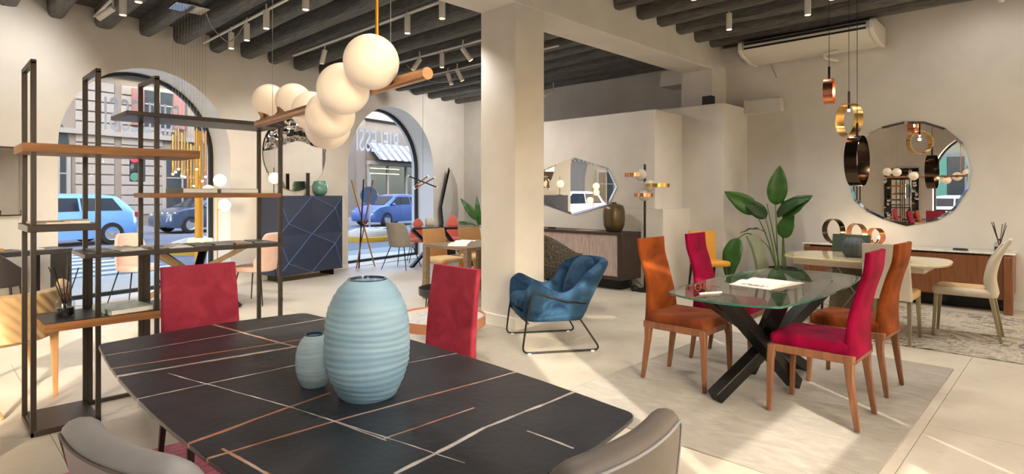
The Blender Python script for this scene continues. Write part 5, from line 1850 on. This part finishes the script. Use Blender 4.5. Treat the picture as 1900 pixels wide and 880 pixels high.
MB().lathe([(RR - 0.012, 0.285), (RR, 0.285), (RR, 0.362), (RR - 0.012, 0.362), (RR - 0.012, 0.285)], n=64).build('rim', 'copper_matt', t, smooth=40)
for ang in (42, 132, 222, 312):
    a = R(ang)
    MB().tube([(0.26 * math.cos(a), 0.26 * math.sin(a), 0.335), (0.29 * math.cos(a), 0.29 * math.sin(a), 0)], [0.014, 0.009], 10).build('leg', 'copper_matt', t)
tag(MB().loft([[((0.035 - i) * math.cos(2 * PI * k / 20), (0.035 - i) * math.sin(2 * PI * k / 20), z) for k in range(20)] for z, i in ((0, 0.008), (0.01, 0), (0.04, 0.002), (0.05, 0.014))]).build('glass_pebble', 'grey_cover', None, (3.02, 3.70, 0.3485)), 'small grey glass pebble on the white marble coffee table', 'ornament')

# ---------------------------------------------------------------- taupe sideboard group
t = thing('taupe_sideboard', 'dark wood sideboard with taupe brushed doors below the eight-sided mirror', 'sideboard', (7.08, 5.62, 0))
MB().span((-0.23, -1.06, 0.775), (0.265, 1.06, 0.812)).build('top_panel', 'dark_wood', t, bevel=0.002)
MB().span((-0.23, -1.06, 0.145), (0.265, 1.06, 0.195)).build('bottom_panel', 'dark_wood', t, bevel=0.002)
for y in (-1.06, 0.985):
    MB().span((-0.23, y, 0.195), (0.265, y + 0.075, 0.775)).build('side_panel', 'dark_wood', t, bevel=0.002)
for k in range(4):
    a = -0.985 + k * 0.4925
    MB().span((-0.215, a + 0.003, 0.197), (-0.195, a + 0.4895, 0.773)).build('door', 'taupe_door', t, bevel=0.002)
MB().span((-0.195, -0.985, 0.195), (0.265, 0.985, 0.775)).build('carcass', 'dark_wood', t, smooth=0)
for y in (-0.95, 0.55):
    MB().span((-0.10, y, 0), (0.20, y + 0.40, 0.145)).build('plinth', 'dark_slot', t)
t = thing('bronze_vase', 'smoky bronze glass vase with short neck on the taupe sideboard', 'vase', (7.10, 4.86, 0.8125))
MB().lathe([(0.09, 0), (0.115, 0.012), (0.150, 0.09), (0.160, 0.20), (0.158, 0.30), (0.135, 0.375), (0.07, 0.402), (0.036, 0.408)], n=48).build('body', 'bronze_glass', t, smooth=60)
MB().lathe([(0.034, 0.405), (0.036, 0.425), (0.026, 0.425), (0.024, 0.405)], n=24).build('neck', 'dark_slot', t)
tag(MB().span((-0.10, -0.15, 0), (0.10, 0.15, 0.008)).build('catalogue', 'tan_cover', None, (7.02, 5.28, 0.8125), R(8), smooth=0), 'thin tan catalogue lying on the taupe sideboard', 'catalogue')
tag(MB().span((-0.04, -0.05, 0), (0.04, 0.05, 0.022)).build('black_box', 'dark_slot', None, (7.02, 5.98, 0.8125), R(0), smooth=0), 'tiny black box at the hidden end of the taupe sideboard', 'box')
t = thing('ring_floor_lamp', 'black floor lamp with glass balls held by copper and gold rings', 'lamp', (7.13, 4.365, 0))
MB().lathe([(0.15, 0), (0.15, 0.02), (0.14, 0.028), (0.03, 0.034)], n=40).build('base', 'black_metal', t, smooth=50)
MB().tube([(0, 0, 0.02), (0, 0, 1.775)], 0.016, 12).build('pole', 'black_metal', t)
for dx, dy, z, rr, m in ((-0.06, 0.14, 1.63, 0.13, 'copper'), (0.05, -0.17, 1.478, 0.165, 'brass'), (-0.01, 0.015, 1.345, 0.13, 'copper')):
    MB().hoop((dx, dy, z), rr, 0.05, 0.006, 'z', 44).build('ring', m, t, smooth=40)
    MB().ball((dx * 0.4, dy * 0.35, z), 0.085, 24, 16).build('glass_ball', 'frost_ball', t, smooth=80)
MB().lathe([(0.045, 0), (0.055, 0.02), (0.045, 0.07), (0, 0.085)], (-0.10, 0.10, 0), 20).build('foot_switch', 'black_metal', t)
tag(MB().tube(smoothpath([(7.03, 4.50, 0.05), (7.00, 4.52, 0.11), (7.08, 4.53, 0.17), (7.22, 4.53, 0.10), (7.33, 4.52, 0.012)], 6), 0.005, 6).build('power_cord', 'cable_dark', None), 'thin dark cord curling from the ring floor lamp to the wall', 'cord')
t = thing('speaker', 'small black loudspeaker on top of the white wall return', 'speaker', (8.28, 3.98, 2.6805))
MB().span((-0.06, -0.075, 0), (0.06, 0.075, 0.14)).build('cabinet', 'dark_slot', t, bevel=0.006)
MB().lathe([(0.045, 0), (0.045, 0.004), (0.03, 0.006), (0, 0.002)], n=24).build('driver', 'black_metal', t, (-0.06, 0, 0.07), rot=(0, -PI / 2, 0))
t = thing('wall_socket', 'white wall socket low on the wall by the potted plant', 'socket', (8.995, 3.42, 0.30))
MB().span((-0.008, -0.06, 0), (0, 0.06, 0.085)).build('plate', 'switch_plastic', t, bevel=0.003)

# baroque mirror on the wall behind the viewer (seen in the round mirror)
t = thing('carved_mirror', 'tall mirror with carved black and silver frame, seen only in the round mirror', 'mirror', (-1.998, 3.72, 0.05))
MB().span((0.0, -0.42, 0.0), (0.045, 0.42, 2.05)).build('board', 'dark_slot', t, smooth=0)
MB().add([(0.047, -0.26, 0.15), (0.047, 0.26, 0.15), (0.047, 0.26, 1.72), (0.047, -0.26, 1.72)], [(0, 1, 2, 3)]).build('mirror_glass', 'mirror', t, smooth=0, fix=False)
rnd = random.Random(9)
for k in range(70):
    u = rnd.random()
    if u < 0.36:
        y, z = rnd.uniform(-0.40, 0.40), rnd.uniform(1.76, 2.02)
    else:
        y, z = rnd.choice((-1, 1)) * rnd.uniform(0.29, 0.40), rnd.uniform(0.2, 1.9)
    MB().ball((0.05, y, z), rnd.uniform(0.03, 0.055), 10, 6, sc=(0.6, 1, rnd.uniform(0.8, 1.5))).build('carving', rnd.choice(('chrome', 'black_nickel', 'chrome')), t, smooth=80)
# ---------------------------------------------------------------- ceiling spots
def spot(label, x, y, ztip, ztop, aim=None, power=None):
    """white cylinder spot; ztip is where the light leaves it"""
    L = 0.20
    tip = Vector((x, y, ztip))
    d = Vector((0, 0, -1)) if aim is None else (Vector(aim) - tip).normalized()
    t = thing('spot_lamp', label, 'spotlight', tip)
    back = -d * L
    MB().tube([(0, 0, 0), back], 0.034, 18).build('cylinder', 'white_metal', t, smooth=50)
    MB().tube([d * 0.002, -d * 0.004], 0.029, 16).build('lens', 'spot_glow', t)
    e = back
    if ztop > tip.z + e.z + 0.005:
        MB().tube([e * 0.97, (e.x * 0.9, e.y * 0.9, ztop - tip.z)], 0.009, 8).build('stem', 'white_metal', t)
    l = bpy.data.lights.new('spot_light', 'SPOT')
    l.energy = power or SPOT_POWER
    l.color = (1.0, 0.95, 0.89)
    l.spot_size = R(120)
    l.spot_blend = 0.8
    l.shadow_soft_size = 0.03
    o = bpy.data.objects.new('spot_light', l)
    COL.objects.link(o)
    o.parent = t
    o.location = d * 0.02
    o.rotation_euler = d.to_track_quat('-Z', 'Y').to_euler()
    return t
ZB = 3.475
spot('white spotlight tilted at the wall above the first arched window', 1.33, 7.36, 3.20, ZB + 0.02, aim=(0.4, 8.4, 2.3))
spot('white spotlight hanging straight beside the tilted one above the tall shelf', 1.486, 7.045, 3.20, ZB)
spot('white spotlight cropped by the top frame edge above the tall shelf', 1.49, 6.463, 3.20, ZB)
spot('white spotlight nearest the slanted wall on the second track, with a drooping cable', 2.784, 7.683, 3.20, ZB)
spot('white spotlight second from the wall on the second track', 2.768, 7.145, 3.20, ZB)
spot('white spotlight third from the wall on the second track', 2.721, 6.478, 3.20, ZB)
spot('white spotlight on the second track near the top frame edge', 2.717, 5.534, 3.20, ZB)
spot('white spotlight leaning toward the navy cabinet above the globe pendant', 3.999, 7.658, 3.20, ZB, aim=(3.9, 8.6, 1.0))
spot('white spotlight above the largest pendant globe', 3.933, 5.517, 3.20, ZB)
spot('white spotlight closest to the column top on the third track', 3.856, 4.671 + 0.12, 3.20, ZB)
spot('white spotlight leaning away above the pendant bar end', 5.152, 7.09, 3.20, ZB, aim=(4.6, 7.9, 1.8))
spot('white spotlight hanging straight beyond the pendant bar end', 5.338, 6.637, 3.20, ZB)
spot('white spotlight leaning toward the column on the fourth track', 5.338, 6.003, 3.20, ZB, aim=(6.2, 5.4, 1.8))
spot('white spotlight with a looped cable on the farthest track', 6.293, 7.567, 3.20, ZB, aim=(6.9, 7.5, 1.8))
spot('lit white spotlight leaning toward the column on the farthest track', 6.206, 7.189, 3.20, ZB, aim=(6.9, 6.9, 1.8))
spot('white spotlight hanging under the beams, nearer the white beam', 7.05, 3.12, 3.40, 3.64)
spot('white spotlight hanging under the beams before the air conditioner', 7.10, 2.224, 3.40, 3.64)
spot('hidden white spotlight added behind the column to brighten the corner with the plant', 7.75, 7.95, 3.20, ZB, aim=(8.3, 10.2, 1.9), power=95)  # added lamp, hidden by the column, to lift the dark far corner
spot('hidden white spotlight added behind the column to brighten the wall by the leaning faceted mirror', 8.25, 7.2, 3.20, ZB, aim=(7.0, 10.0, 1.8), power=95)  # second added lamp out of sight, brightening the slanted wall
t = thing('recessed_spot', 'small recessed spotlight between the beams above the copper ring', 'spotlight', (7.31, 2.03, 3.585))
MB().tube([(0, 0, 0), (0, 0, 0.06)], 0.04, 16).build('ring', 'white_metal', t)
MB().tube([(0, 0, -0.004), (0, 0, 0.0)], 0.032, 16).build('lens', 'spot_glow', t)
l = bpy.data.lights.new('spot_light', 'SPOT')
l.energy = 8
l.color = (1.0, 0.93, 0.84)
l.spot_size = R(85)
l.spot_blend = 0.9
l.shadow_soft_size = 0.03
o = bpy.data.objects.new('spot_light', l)
COL.objects.link(o)
o.parent = t
o.location = (0, 0, -0.02)
o.rotation_euler = Vector((1.69, -0.8, -1.1)).to_track_quat('-Z', 'Y').to_euler()
# unseen spots, added for light over the part of the room above the frame
for k, (x, y) in enumerate(((7.05, 1.2), (7.05, 0.2), (3.0, 2.2), (4.3, 1.6), (4.3, 0.4), (1.8, 2.9), (1.8, 1.2), (5.7, 2.9), (5.7, 0.8), (8.0, 0.6))):
    spot('unseen white spotlight added for light under the beams over the dining tables', x, y, 3.40, 3.64, aim=(9.0, y + 0.1, 2.55) if x > 7.9 else None, power=12 if x > 7.9 else None)['group'] = 'added spotlights out of view'
for x, y0, y1 in ((1.45, 5.6, 8.2), (2.75, 4.9, 8.6), (3.93, 4.6, 8.4), (5.30, 4.9, 8.9), (6.25, 5.2, 9.2)):
    tag(MB().span((x - 0.014, y0, 3.415), (x + 0.014, y1, 3.432)).build('light_track', 'white_metal', None, smooth=0), 'thin white lighting track under the beams, %s' % {1.45: 'over the tall shelf', 2.75: 'second, above the first window jamb', 3.93: 'third, over the navy cabinet', 5.30: 'fourth, before the column', 6.25: 'fifth and farthest'}[x], 'track')
tag(MB().tube(smoothpath([(2.30, 7.10, 3.41), (2.45, 7.35, 3.33), (2.70, 7.60, 3.26), (2.76, 7.45, 3.30), (2.77, 7.25, 3.40)], 6), 0.006, 6).build('loose_cable', 'cable_grey', None), 'loose white cable drooping from the tube pendant plate to the spotlight', 'cable')
tag(MB().tube(smoothpath([(5.40, 7.6, 3.40), (5.60, 7.6, 3.26), (5.95, 7.60, 3.20), (6.22, 7.50, 3.24), (6.25, 7.30, 3.41)], 6), 0.006, 6).build('loose_cable', 'cable_grey', None), 'loose white cable looping between spotlights on the farthest tracks', 'cable')

# daylight portals in the window openings
def portal(loc, rot, sx, sy):
    d = bpy.data.lights.new('portal', 'AREA')
    d.shape = 'RECTANGLE'
    d.size, d.size_y = sx, sy
    d.cycles.is_portal = True
    o = bpy.data.objects.new('portal', d)
    COL.objects.link(o)
    o.location = loc
    o.rotation_euler = rot
for (sa, sb, zs, _) in (W1, W2):
    portal(wl((sa + sb) / 2, 0.60, 1.55), (-PI / 2, 0, TH), sb - sa, 3.1)
for (sa, sb, zs, _) in (W3, W5):
    portal(((sa + sb) / 2, -1.15, 1.55), (PI / 2, 0, 0), sb - sa, 2.9)
for (sa, sb, zs, _) in (W4, W6):
    portal((-2.28, (sa + sb) / 2, 1.55), (PI / 2, 0, -PI / 2), sb - sa, 2.9)

# ---------------------------------------------------------------- street
GZ_ = -0.15
plain('asphalt', '#66656a', 0.9, var=0.12, scale=3)
plain('road_paint', '#b9b8b6', 0.8)
plain('pavement', '#8f8c86', 0.85, var=0.08, scale=2)
plain('facade', '#665f59', 0.85, var=0.06, scale=1.2)
plain('facade_dark', '#625d58', 0.85, var=0.08, scale=1.5)
plain('facade_cream', '#8c8269', 0.85, var=0.05)
plain('facade_light', '#777370', 0.8)
plain('shutter_green', '#4c7f68', 0.6)
plain('shutter_brown', '#6f4d4a', 0.6)
plain('dark_window', '#2c3236', 0.15)
plain('car_blue', '#6d9fe0', 0.25, 0.1, coat=0.8)
plain('car_dark', '#3b4d66', 0.25, 0.2, coat=0.8)
plain('car_navy', '#4a66a8', 0.25, 0.2, coat=0.8)
plain('car_white', '#e4e4e4', 0.25, coat=0.8)
plain('car_glass', '#1d2632', 0.08)
plain('tyre', '#18181a', 0.8)
plain('alloy', '#b9b9bb', 0.3, 0.7)
plain('tail_red', '#b01822', 0.3)
plain('pole_yellow', '#f0a018', 0.5)
plain('awning_stripe', '#d9d6d2', 0.8)
plain('awning_dark', '#5c5f66', 0.8)
plain('curb_rock', '#b9ac98', 0.9, var=0.1)
plain('curb_yellow', '#c99b32', 0.8)
glow('signal_red', '#ff2030', 3.0, '#c01020')
glow('shop_tube', '#ffe9a8', 2.5)
struct(MB().span((-45, -30, GZ_ - 0.1), (60, 60, GZ_)).build('floor_street', 'asphalt', smooth=0))
pv = MB()
pv.span((-20, 0.62, GZ_), (60, 2.6, -0.02))
struct(pv.build('floor_pavement', 'pavement', None, WP, TH, smooth=0))
struct(MB().span((-4.0, -6, GZ_), (-2.3, 8.0, -0.02)).build('floor_pavement_side', 'pavement', smooth=0))
# zebra crossing: painted stripes
zc = thing('zebra_crossing', 'white zebra crossing stripes on the road outside the first window', 'crosswalk', wl(1.5, 6.5, GZ_), TH)
for k in range(9):
    MB().span((-4.2, -3.2 + k * 0.75, 0.0), (2.2, -2.80 + k * 0.75, 0.008)).build('stripe', 'road_paint', zc, smooth=0)
# building across the street
FO = 21.0
fc = thing('street_building', 'pale grey stone building with banded ground floor across the street', 'building', wl(0, FO, GZ_), TH)
MB().span((-40, 0, 0), (21.4, 6, 14)).build('wall', 'facade', fc, smooth=0)
for k in range(13):
    z = 0.55 + k * 0.46
    if k % 1 == 0:
        for a, b_ in ((8.4, 9.9), (10.2, 12.0)):
            MB().span((a, -0.06, z), (b_, 0.0, z + 0.40)).build('stone_course', 'facade_light', fc, smooth=0, bevel=0.02)
MB().span((-40, -0.22, 4.1), (21.35, 0, 4.32)).build('ledge', 'facade_light', fc, smooth=0)
MB().span((-40, -0.30, 6.9), (21.35, 0, 7.15)).build('ledge', 'facade_light', fc, smooth=0)
def facade_window(parent, x, z, w, h, shutters=None, frame='facade_light', arch=False):
    f = MB().span((x - w / 2 - 0.18, -0.10, z - 0.18), (x + w / 2 + 0.18, 0.0, z + h + 0.18)).build('window', frame, parent, smooth=0)
    MB().span((x - w / 2, -0.13, z), (x + w / 2, -0.09, z + h)).build('pane', 'dark_window', f, smooth=0)
    MB().span((x - 0.04, -0.16, z), (x + 0.04, -0.12, z + h)).span((x - w / 2, -0.16, z + h * 0.6), (x + w / 2, -0.12, z + h * 0.6 + 0.06)).build('mullion', frame, f, smooth=0)
    if shutters:
        for s in (-1, 1):
            MB().span((x + s * (w / 2 + 0.30) - 0.27, -0.18, z), (x + s * (w / 2 + 0.30) + 0.27, -0.12, z + h)).build('shutter', shutters, f, smooth=0)
    return f
for x, z, w, h, sh in ((-4.0, 1.0, 1.3, 2.2, None), (-8.5, 1.0, 1.3, 2.2, None), (7.75, 1.15, 0.55, 2.0, None), (5.9, 1.0, 0.6, 2.2, None), (12.9, 0.7, 1.5, 2.6, None), (11.8, 4.7, 1.3, 1.7, 'shutter_brown'), (16.2, 1.0, 1.4, 2.2, None), (19.2, 1.2, 1.2, 2.0, None), (16.2, 4.6, 1.2, 1.8, 'shutter_brown'), (-13.5, 0.9, 1.4, 2.2, None), (-18.0, 0.9, 1.4, 2.2, None), (-22.0, 0.9, 1.4, 2.2, None), (-26.0, 0.9, 1.4, 2.2, None), (-15.5, 4.8, 1.3, 1.7, None), (-20.0, 4.8, 1.3, 1.7, None), (4.0, 4.7, 1.3, 1.8, None), (-3.0, 4.7, 1.3, 1.8, 'shutter_brown')):
    facade_window(fc, x, z, w, h, sh)
# arched doorway near the crossing
b = MB()
b.wallprism([(6.9, 0.0)] + [(8.05 + 1.15 * -math.cos(PI * k / 16), 3.1 + 1.15 * math.sin(PI * k / 16)) for k in range(17)] + [(9.2, 0.0)], -0.03, 0.0)
MB().wallprism([(5.1, 3.2)] + [(6.9 + 1.25 * -math.cos(PI * k / 16), 3.7 + 1.25 * math.sin(PI * k / 16)) for k in range(17)] + [(8.15, 3.2)], -0.05, 0.0).build('arched_window', 'dark_window', fc, smooth=0)
MB().span((13.6, -0.10, 0.0), (14.4, 0.0, 3.0)).build('door', 'shutter_brown', fc, smooth=0)
# grey stone building with the awning shop
sb_ = thing('shop_building', 'grey building with striped awning shop across the street', 'building', wl(0, FO, GZ_), TH)
MB().span((21.6, 0, 0), (48, 6, 14)).build('wall', 'facade_dark', sb_, smooth=0)
MB().span((21.6, -0.3, 6.6), (48, 0, 7.3)).build('ledge', 'facade_light', sb_, smooth=0)
for x in (22.6, 24.4):
    MB().span((x, -0.15, 0), (x + 0.7, 0, 6.6)).build('pilaster', 'facade', sb_, smooth=0)
for x in (26.5, 30.5, 35.0):
    facade_window(sb_, x, 8.0, 1.4, 2.2, 'shutter_brown')
MB().span((25.4, -0.06, 0.0), (33.5, 0.0, 3.6)).build('shop_front', 'dark_window', sb_, smooth=0)
for z in (2.2, 2.55):
    MB().span((25.6, -0.14, z + 0.7), (28.4, -0.08, z + 0.735)).build('light_tube', 'shop_tube', sb_, smooth=0)
for x in (25.4, 27.3, 29.2, 31.3):
    MB().span((x - 0.07, -0.14, 0), (x + 0.07, -0.02, 3.6)).build('shop_frame', 'facade_light', sb_, smooth=0)
MB().span((25.3, -0.35, 3.5), (33.6, 0.0, 3.75)).build('shop_fascia', 'facade_light', sb_, smooth=0)
for k in range(24):
    x = 25.3 + k * 0.345
    MB().add([(x, -1.25, 3.85), (x + 0.345, -1.25, 3.85), (x + 0.345, -0.1, 5.0), (x, -0.1, 5.0), (x, -1.25, 3.80), (x + 0.345, -1.25, 3.80), (x + 0.345, -0.1, 4.95), (x, -0.1, 4.95)],
             [(0, 1, 2, 3), (7, 6, 5, 4), (0, 4, 5, 1), (2, 6, 7, 3), (1, 5, 6, 2), (3, 7, 4, 0)]).build('awning_strip', 'awning_stripe' if k % 2 else 'awning_dark', sb_, smooth=0)

# side street building, seen in the round mirror
sd_ = thing('shutter_building', 'cream building with green shutters in the side street, seen in mirrors', 'building', (-17, 0, GZ_), PI / 2)
MB().span((-14, 0, 0), (14, 18, 23)).build('wall', 'facade_cream', sd_, smooth=0)
MB().span((-14, -0.25, 4.2), (14, 0, 4.45)).build('ledge', 'facade_light', sd_, smooth=0)
for k in range(10):
    x = -12 + 2.65 * k
    facade_window(sd_, x, 4.9, 1.2, 2.1, 'shutter_green')
    facade_window(sd_, x, 0.9, 1.4, 2.4, None if k % 2 else 'shutter_green')
for k in range(10):
    facade_window(sd_, -12 + 2.65 * k, 8.6, 1.2, 2.1, 'shutter_green')

# cars
def car(name, label, loc, rz, paint, L=4.2, Wd=1.76, Ht=1.5, style='hatch'):
    """nose along +X"""
    t = thing(name, label, 'car', loc, rz)
    h = L / 2
    # stations: x, sill z, belt z, roof z, half width belt, half width roof
    st = [(-h, 0.42, 0.72, 0.74, 0.68, 0.60), (-h + 0.06, 0.26, 0.92, 0.96, 0.78, 0.62), (-h + 0.22, 0.22, 0.98, 1.18, 0.84, 0.62), (-h + 0.55, 0.20, 0.98, Ht * 0.955, 0.87, 0.63), (-h + 1.1, 0.20, 0.97, Ht, 0.88, 0.64),
          (-0.2, 0.20, 0.96, Ht, 0.88, 0.64), (0.35, 0.20, 0.95, Ht * 0.955, 0.88, 0.63), (0.75, 0.20, 0.94, 1.20, 0.88, 0.66), (1.15, 0.20, 0.93, 0.98, 0.87, 0.72), (1.5, 0.20, 0.88, 0.92, 0.85, 0.70), (h - 0.25, 0.22, 0.78, 0.82, 0.80, 0.62), (h - 0.05, 0.28, 0.62, 0.66, 0.72, 0.52), (h, 0.36, 0.55, 0.58, 0.60, 0.45)]
    rings = []
    for x, zs, zb, zr, wb, wr in st:
        k = Wd / 1.76
        wb, wr = wb * k, wr * k
        pr = [(wb * 0.94, zs), (wb, lerp(zs, zb, 0.35)), (wb * 0.985, zb), (lerp(wb, wr, 0.55), lerp(zb, zr, 0.5)), (wr, lerp(zb, zr, 0.93)), (wr * 0.75, zr)]
        rings.append([(x, y, z) for y, z in pr] + [(x, -y, z) for y, z in reversed(pr)])
    MB().loft(rings).build('body', paint, t, smooth=45)
    k = Wd / 1.76
    for s in (-1, 1):
        q = [(-h + 0.50, 1.02), (-h + 0.72, Ht - 0.14), (0.22, Ht - 0.13), (0.88, 1.0)]
        def side(x, z, o):
            zb, zr = 0.97, Ht
            f = max(0, min(1, (z - zb) / (zr - zb)))
            return (x, s * (lerp(0.868, 0.655, f) * k + o), z)
        b = MB().add([side(x, z, 0.008) for x, z in q] + [side(x, z, -0.02) for x, z in q], [(0, 1, 2, 3), (7, 6, 5, 4)] + [(i, (i + 1) % 4, 4 + (i + 1) % 4, 4 + i) for i in range(4)])
        b.build('side_window', 'car_glass', t, smooth=0)
        MB().bar(side(-0.55, 1.0, 0.012), side(-0.55, Ht - 0.13, 0.012), 0.05, 0.02).build('door_pillar', paint, t)
        MB().box((-h + 0.10, s * 0.70 * k, 0.88), (0.16, 0.20, 0.16), ).build('tail_light', 'tail_red', t, bevel=0.02)
        MB().box((h - 0.20, s * 0.64 * k, 0.68), (0.24, 0.20, 0.12)).build('head_light', 'alloy', t, bevel=0.02)
        MB().ball((0.72, s * 0.95 * k, 1.02), 0.09, 12, 8, sc=(0.7, 1, 0.8)).build('wing_mirror', paint, t)
        for x in (-h + 0.80, h - 0.82):
            w = MB().lathe([(0.20, -0.10), (0.31, -0.10), (0.335, -0.05), (0.335, 0.05), (0.31, 0.10), (0.20, 0.10)], n=32, cap=False).build('wheel', 'tyre', t, (x, s * 0.80 * k, 0.335), rot=(PI / 2, 0, 0), smooth=50)
            r_ = MB().lathe([(0.0, 0.07), (0.06, 0.08), (0.07, 0.06), (0.18, 0.06), (0.215, 0.09), (0.215, -0.09), (0.18, -0.06), (0.07, -0.06), (0.06, -0.08), (0, -0.07)], n=24)
            r_.build('rim', 'alloy', w, smooth=40)
            sp = MB()
            for j in range(5):
                a = 2 * PI * j / 5
                sp.bar((0.15 * math.cos(a) + 0.0, 0.15 * math.sin(a), 0.068), (0.20 * math.cos(a), 0.20 * math.sin(a), 0.075), 0.05, 0.03)
            sp.build('spoke', 'dark_slot', w)
    b = MB().add([(0.42, -0.58 * k, Ht - 0.10), (0.42, 0.58 * k, Ht - 0.10), (1.12, 0.70 * k, 1.015), (1.12, -0.70 * k, 1.015), (0.40, -0.58 * k, Ht - 0.14), (0.40, 0.58 * k, Ht - 0.14), (1.10, 0.70 * k, 0.96), (1.10, -0.70 * k, 0.96)], [(0, 1, 2, 3), (7, 6, 5, 4), (0, 4, 5, 1), (2, 6, 7, 3), (1, 5, 6, 2), (3, 7, 4, 0)])
    b.build('windscreen', 'car_glass', t, smooth=0)
    b = MB().add([(-h + 0.56, -0.54 * k, Ht - 0.10), (-h + 0.56, 0.54 * k, Ht - 0.10), (-h + 0.19, 0.64 * k, 1.06), (-h + 0.19, -0.64 * k, 1.06), (-h + 0.62, -0.54 * k, Ht - 0.14), (-h + 0.62, 0.54 * k, Ht - 0.14), (-h + 0.30, 0.64 * k, 1.02), (-h + 0.30, -0.64 * k, 1.02)], [(0, 1, 2, 3), (7, 6, 5, 4), (0, 4, 5, 1), (2, 6, 7, 3), (1, 5, 6, 2), (3, 7, 4, 0)])
    b.build('rear_window', 'car_glass', t, smooth=0)
    return t
dw = Vector((math.cos(TH), math.sin(TH), 0))
car('parked_car', 'sky blue hatchback with red tail light outside the first window', Vector((4.62, 21.7, GZ_)) - dw * 2.1, TH + PI, 'car_blue', 4.3, 1.8, 1.52)
car('parked_car', 'dark blue car behind the yellow pole outside the first window', Vector((6.35, 25.0, GZ_)) + dw * 2.1, TH + PI, 'car_dark', 4.2, 1.75, 1.48)
car('parked_car', 'medium blue small hatchback outside the second window under the lettering', Vector((14.25, 23.6, GZ_)) + dw * 1.9, TH + PI, 'car_navy', 3.8, 1.70, 1.50)
car('parked_car', 'white car in the street, seen in the eight-sided mirror', (-9.6, 19.6, GZ_), TH, 'car_white', 4.3, 1.85, 1.66)
car('parked_car', 'blue car in the side street, seen in the round mirror', (-9.0, 1.6, GZ_), PI / 2, 'car_navy', 4.3, 1.78, 1.46)
car('parked_car', 'pale car in the side street behind the blue one, seen in the round mirror', (-12.2, 4.2, GZ_), PI / 2, 'car_white', 4.3, 1.78, 1.46)

# yellow pole, signal, sign, traffic islands
t = thing('yellow_pole', 'tall yellow traffic pole with dark cap outside the first window', 'pole', (4.42, 14.1, GZ_))
MB().tube([(0, 0, 0), (0, 0, 2.92)], 0.085, 20).build('shaft', 'pole_yellow', t, smooth=50)
MB().lathe([(0.09, 2.92), (0.095, 3.02), (0.06, 3.16), (0, 3.18)], n=20).build('cap', 'dark_window', t, smooth=50)
t = thing('traffic_light', 'traffic signal showing red outside the first window', 'traffic light', (4.384, 19.125, GZ_), YAW)
MB().tube([(0.12, 0, 0), (0.12, 0, 2.62)], 0.05, 12).build('post', 'dark_window', t)
MB().span((-0.10, -0.17, 1.86), (0.10, 0.17, 2.66)).build('housing', 'dark_slot', t, bevel=0.02)
for k, m in enumerate(('shutter_green', 'dark_window', 'signal_red')):
    MB().lathe([(0.125, 0), (0.12, 0.03), (0, 0.035)], n=20).build('lamp', m, t, (-0.10, 0, 1.99 + 0.265 * k), rot=(0, -PI / 2, 0))
t = thing('round_sign', 'round grey road sign on a thin post outside the second window', 'road sign', (13.0, 20.9, GZ_), YAW)
MB().tube([(0.06, 0, 0), (0.06, 0, 2.4)], 0.04, 10).build('post', 'alloy', t)
MB().lathe([(0.36, 0), (0.36, 0.03), (0, 0.03)], n=36).build('disc', 'car_dark', t, (0.0, 0, 1.45), rot=(0, -PI / 2, 0))
def island(label, loc, rz, L):
    t = thing('traffic_island', label, 'traffic island', loc, rz)
    MB().loft([[(x, y, z) for x, y in rrect(L / 2 - i, 0.75 - i * 0.6, 0.6, 6)] for z, i in ((0, 0), (0.14, 0), (0.16, 0.03))]).build('kerb', 'curb_yellow', t, smooth=50)
    MB().loft([[(x * (1 + 0.04 * math.sin(x * 5)), y, z) for x, y in rrect(L / 2 - i, 0.66 - i * 0.5, 0.5, 6)] for z, i in ((0.16, 0.05), (0.30, 0.10), (0.38, 0.35), (0.41, 0.9))]).build('stone_fill', 'curb_rock', t, smooth=60)
island('sandy stone traffic island with yellow kerb outside the first window', (5.6, 16.2, GZ_), TH, 2.4)
island('sandy stone traffic island outside the second window', (10.6, 16.6, GZ_), TH, 2.2)
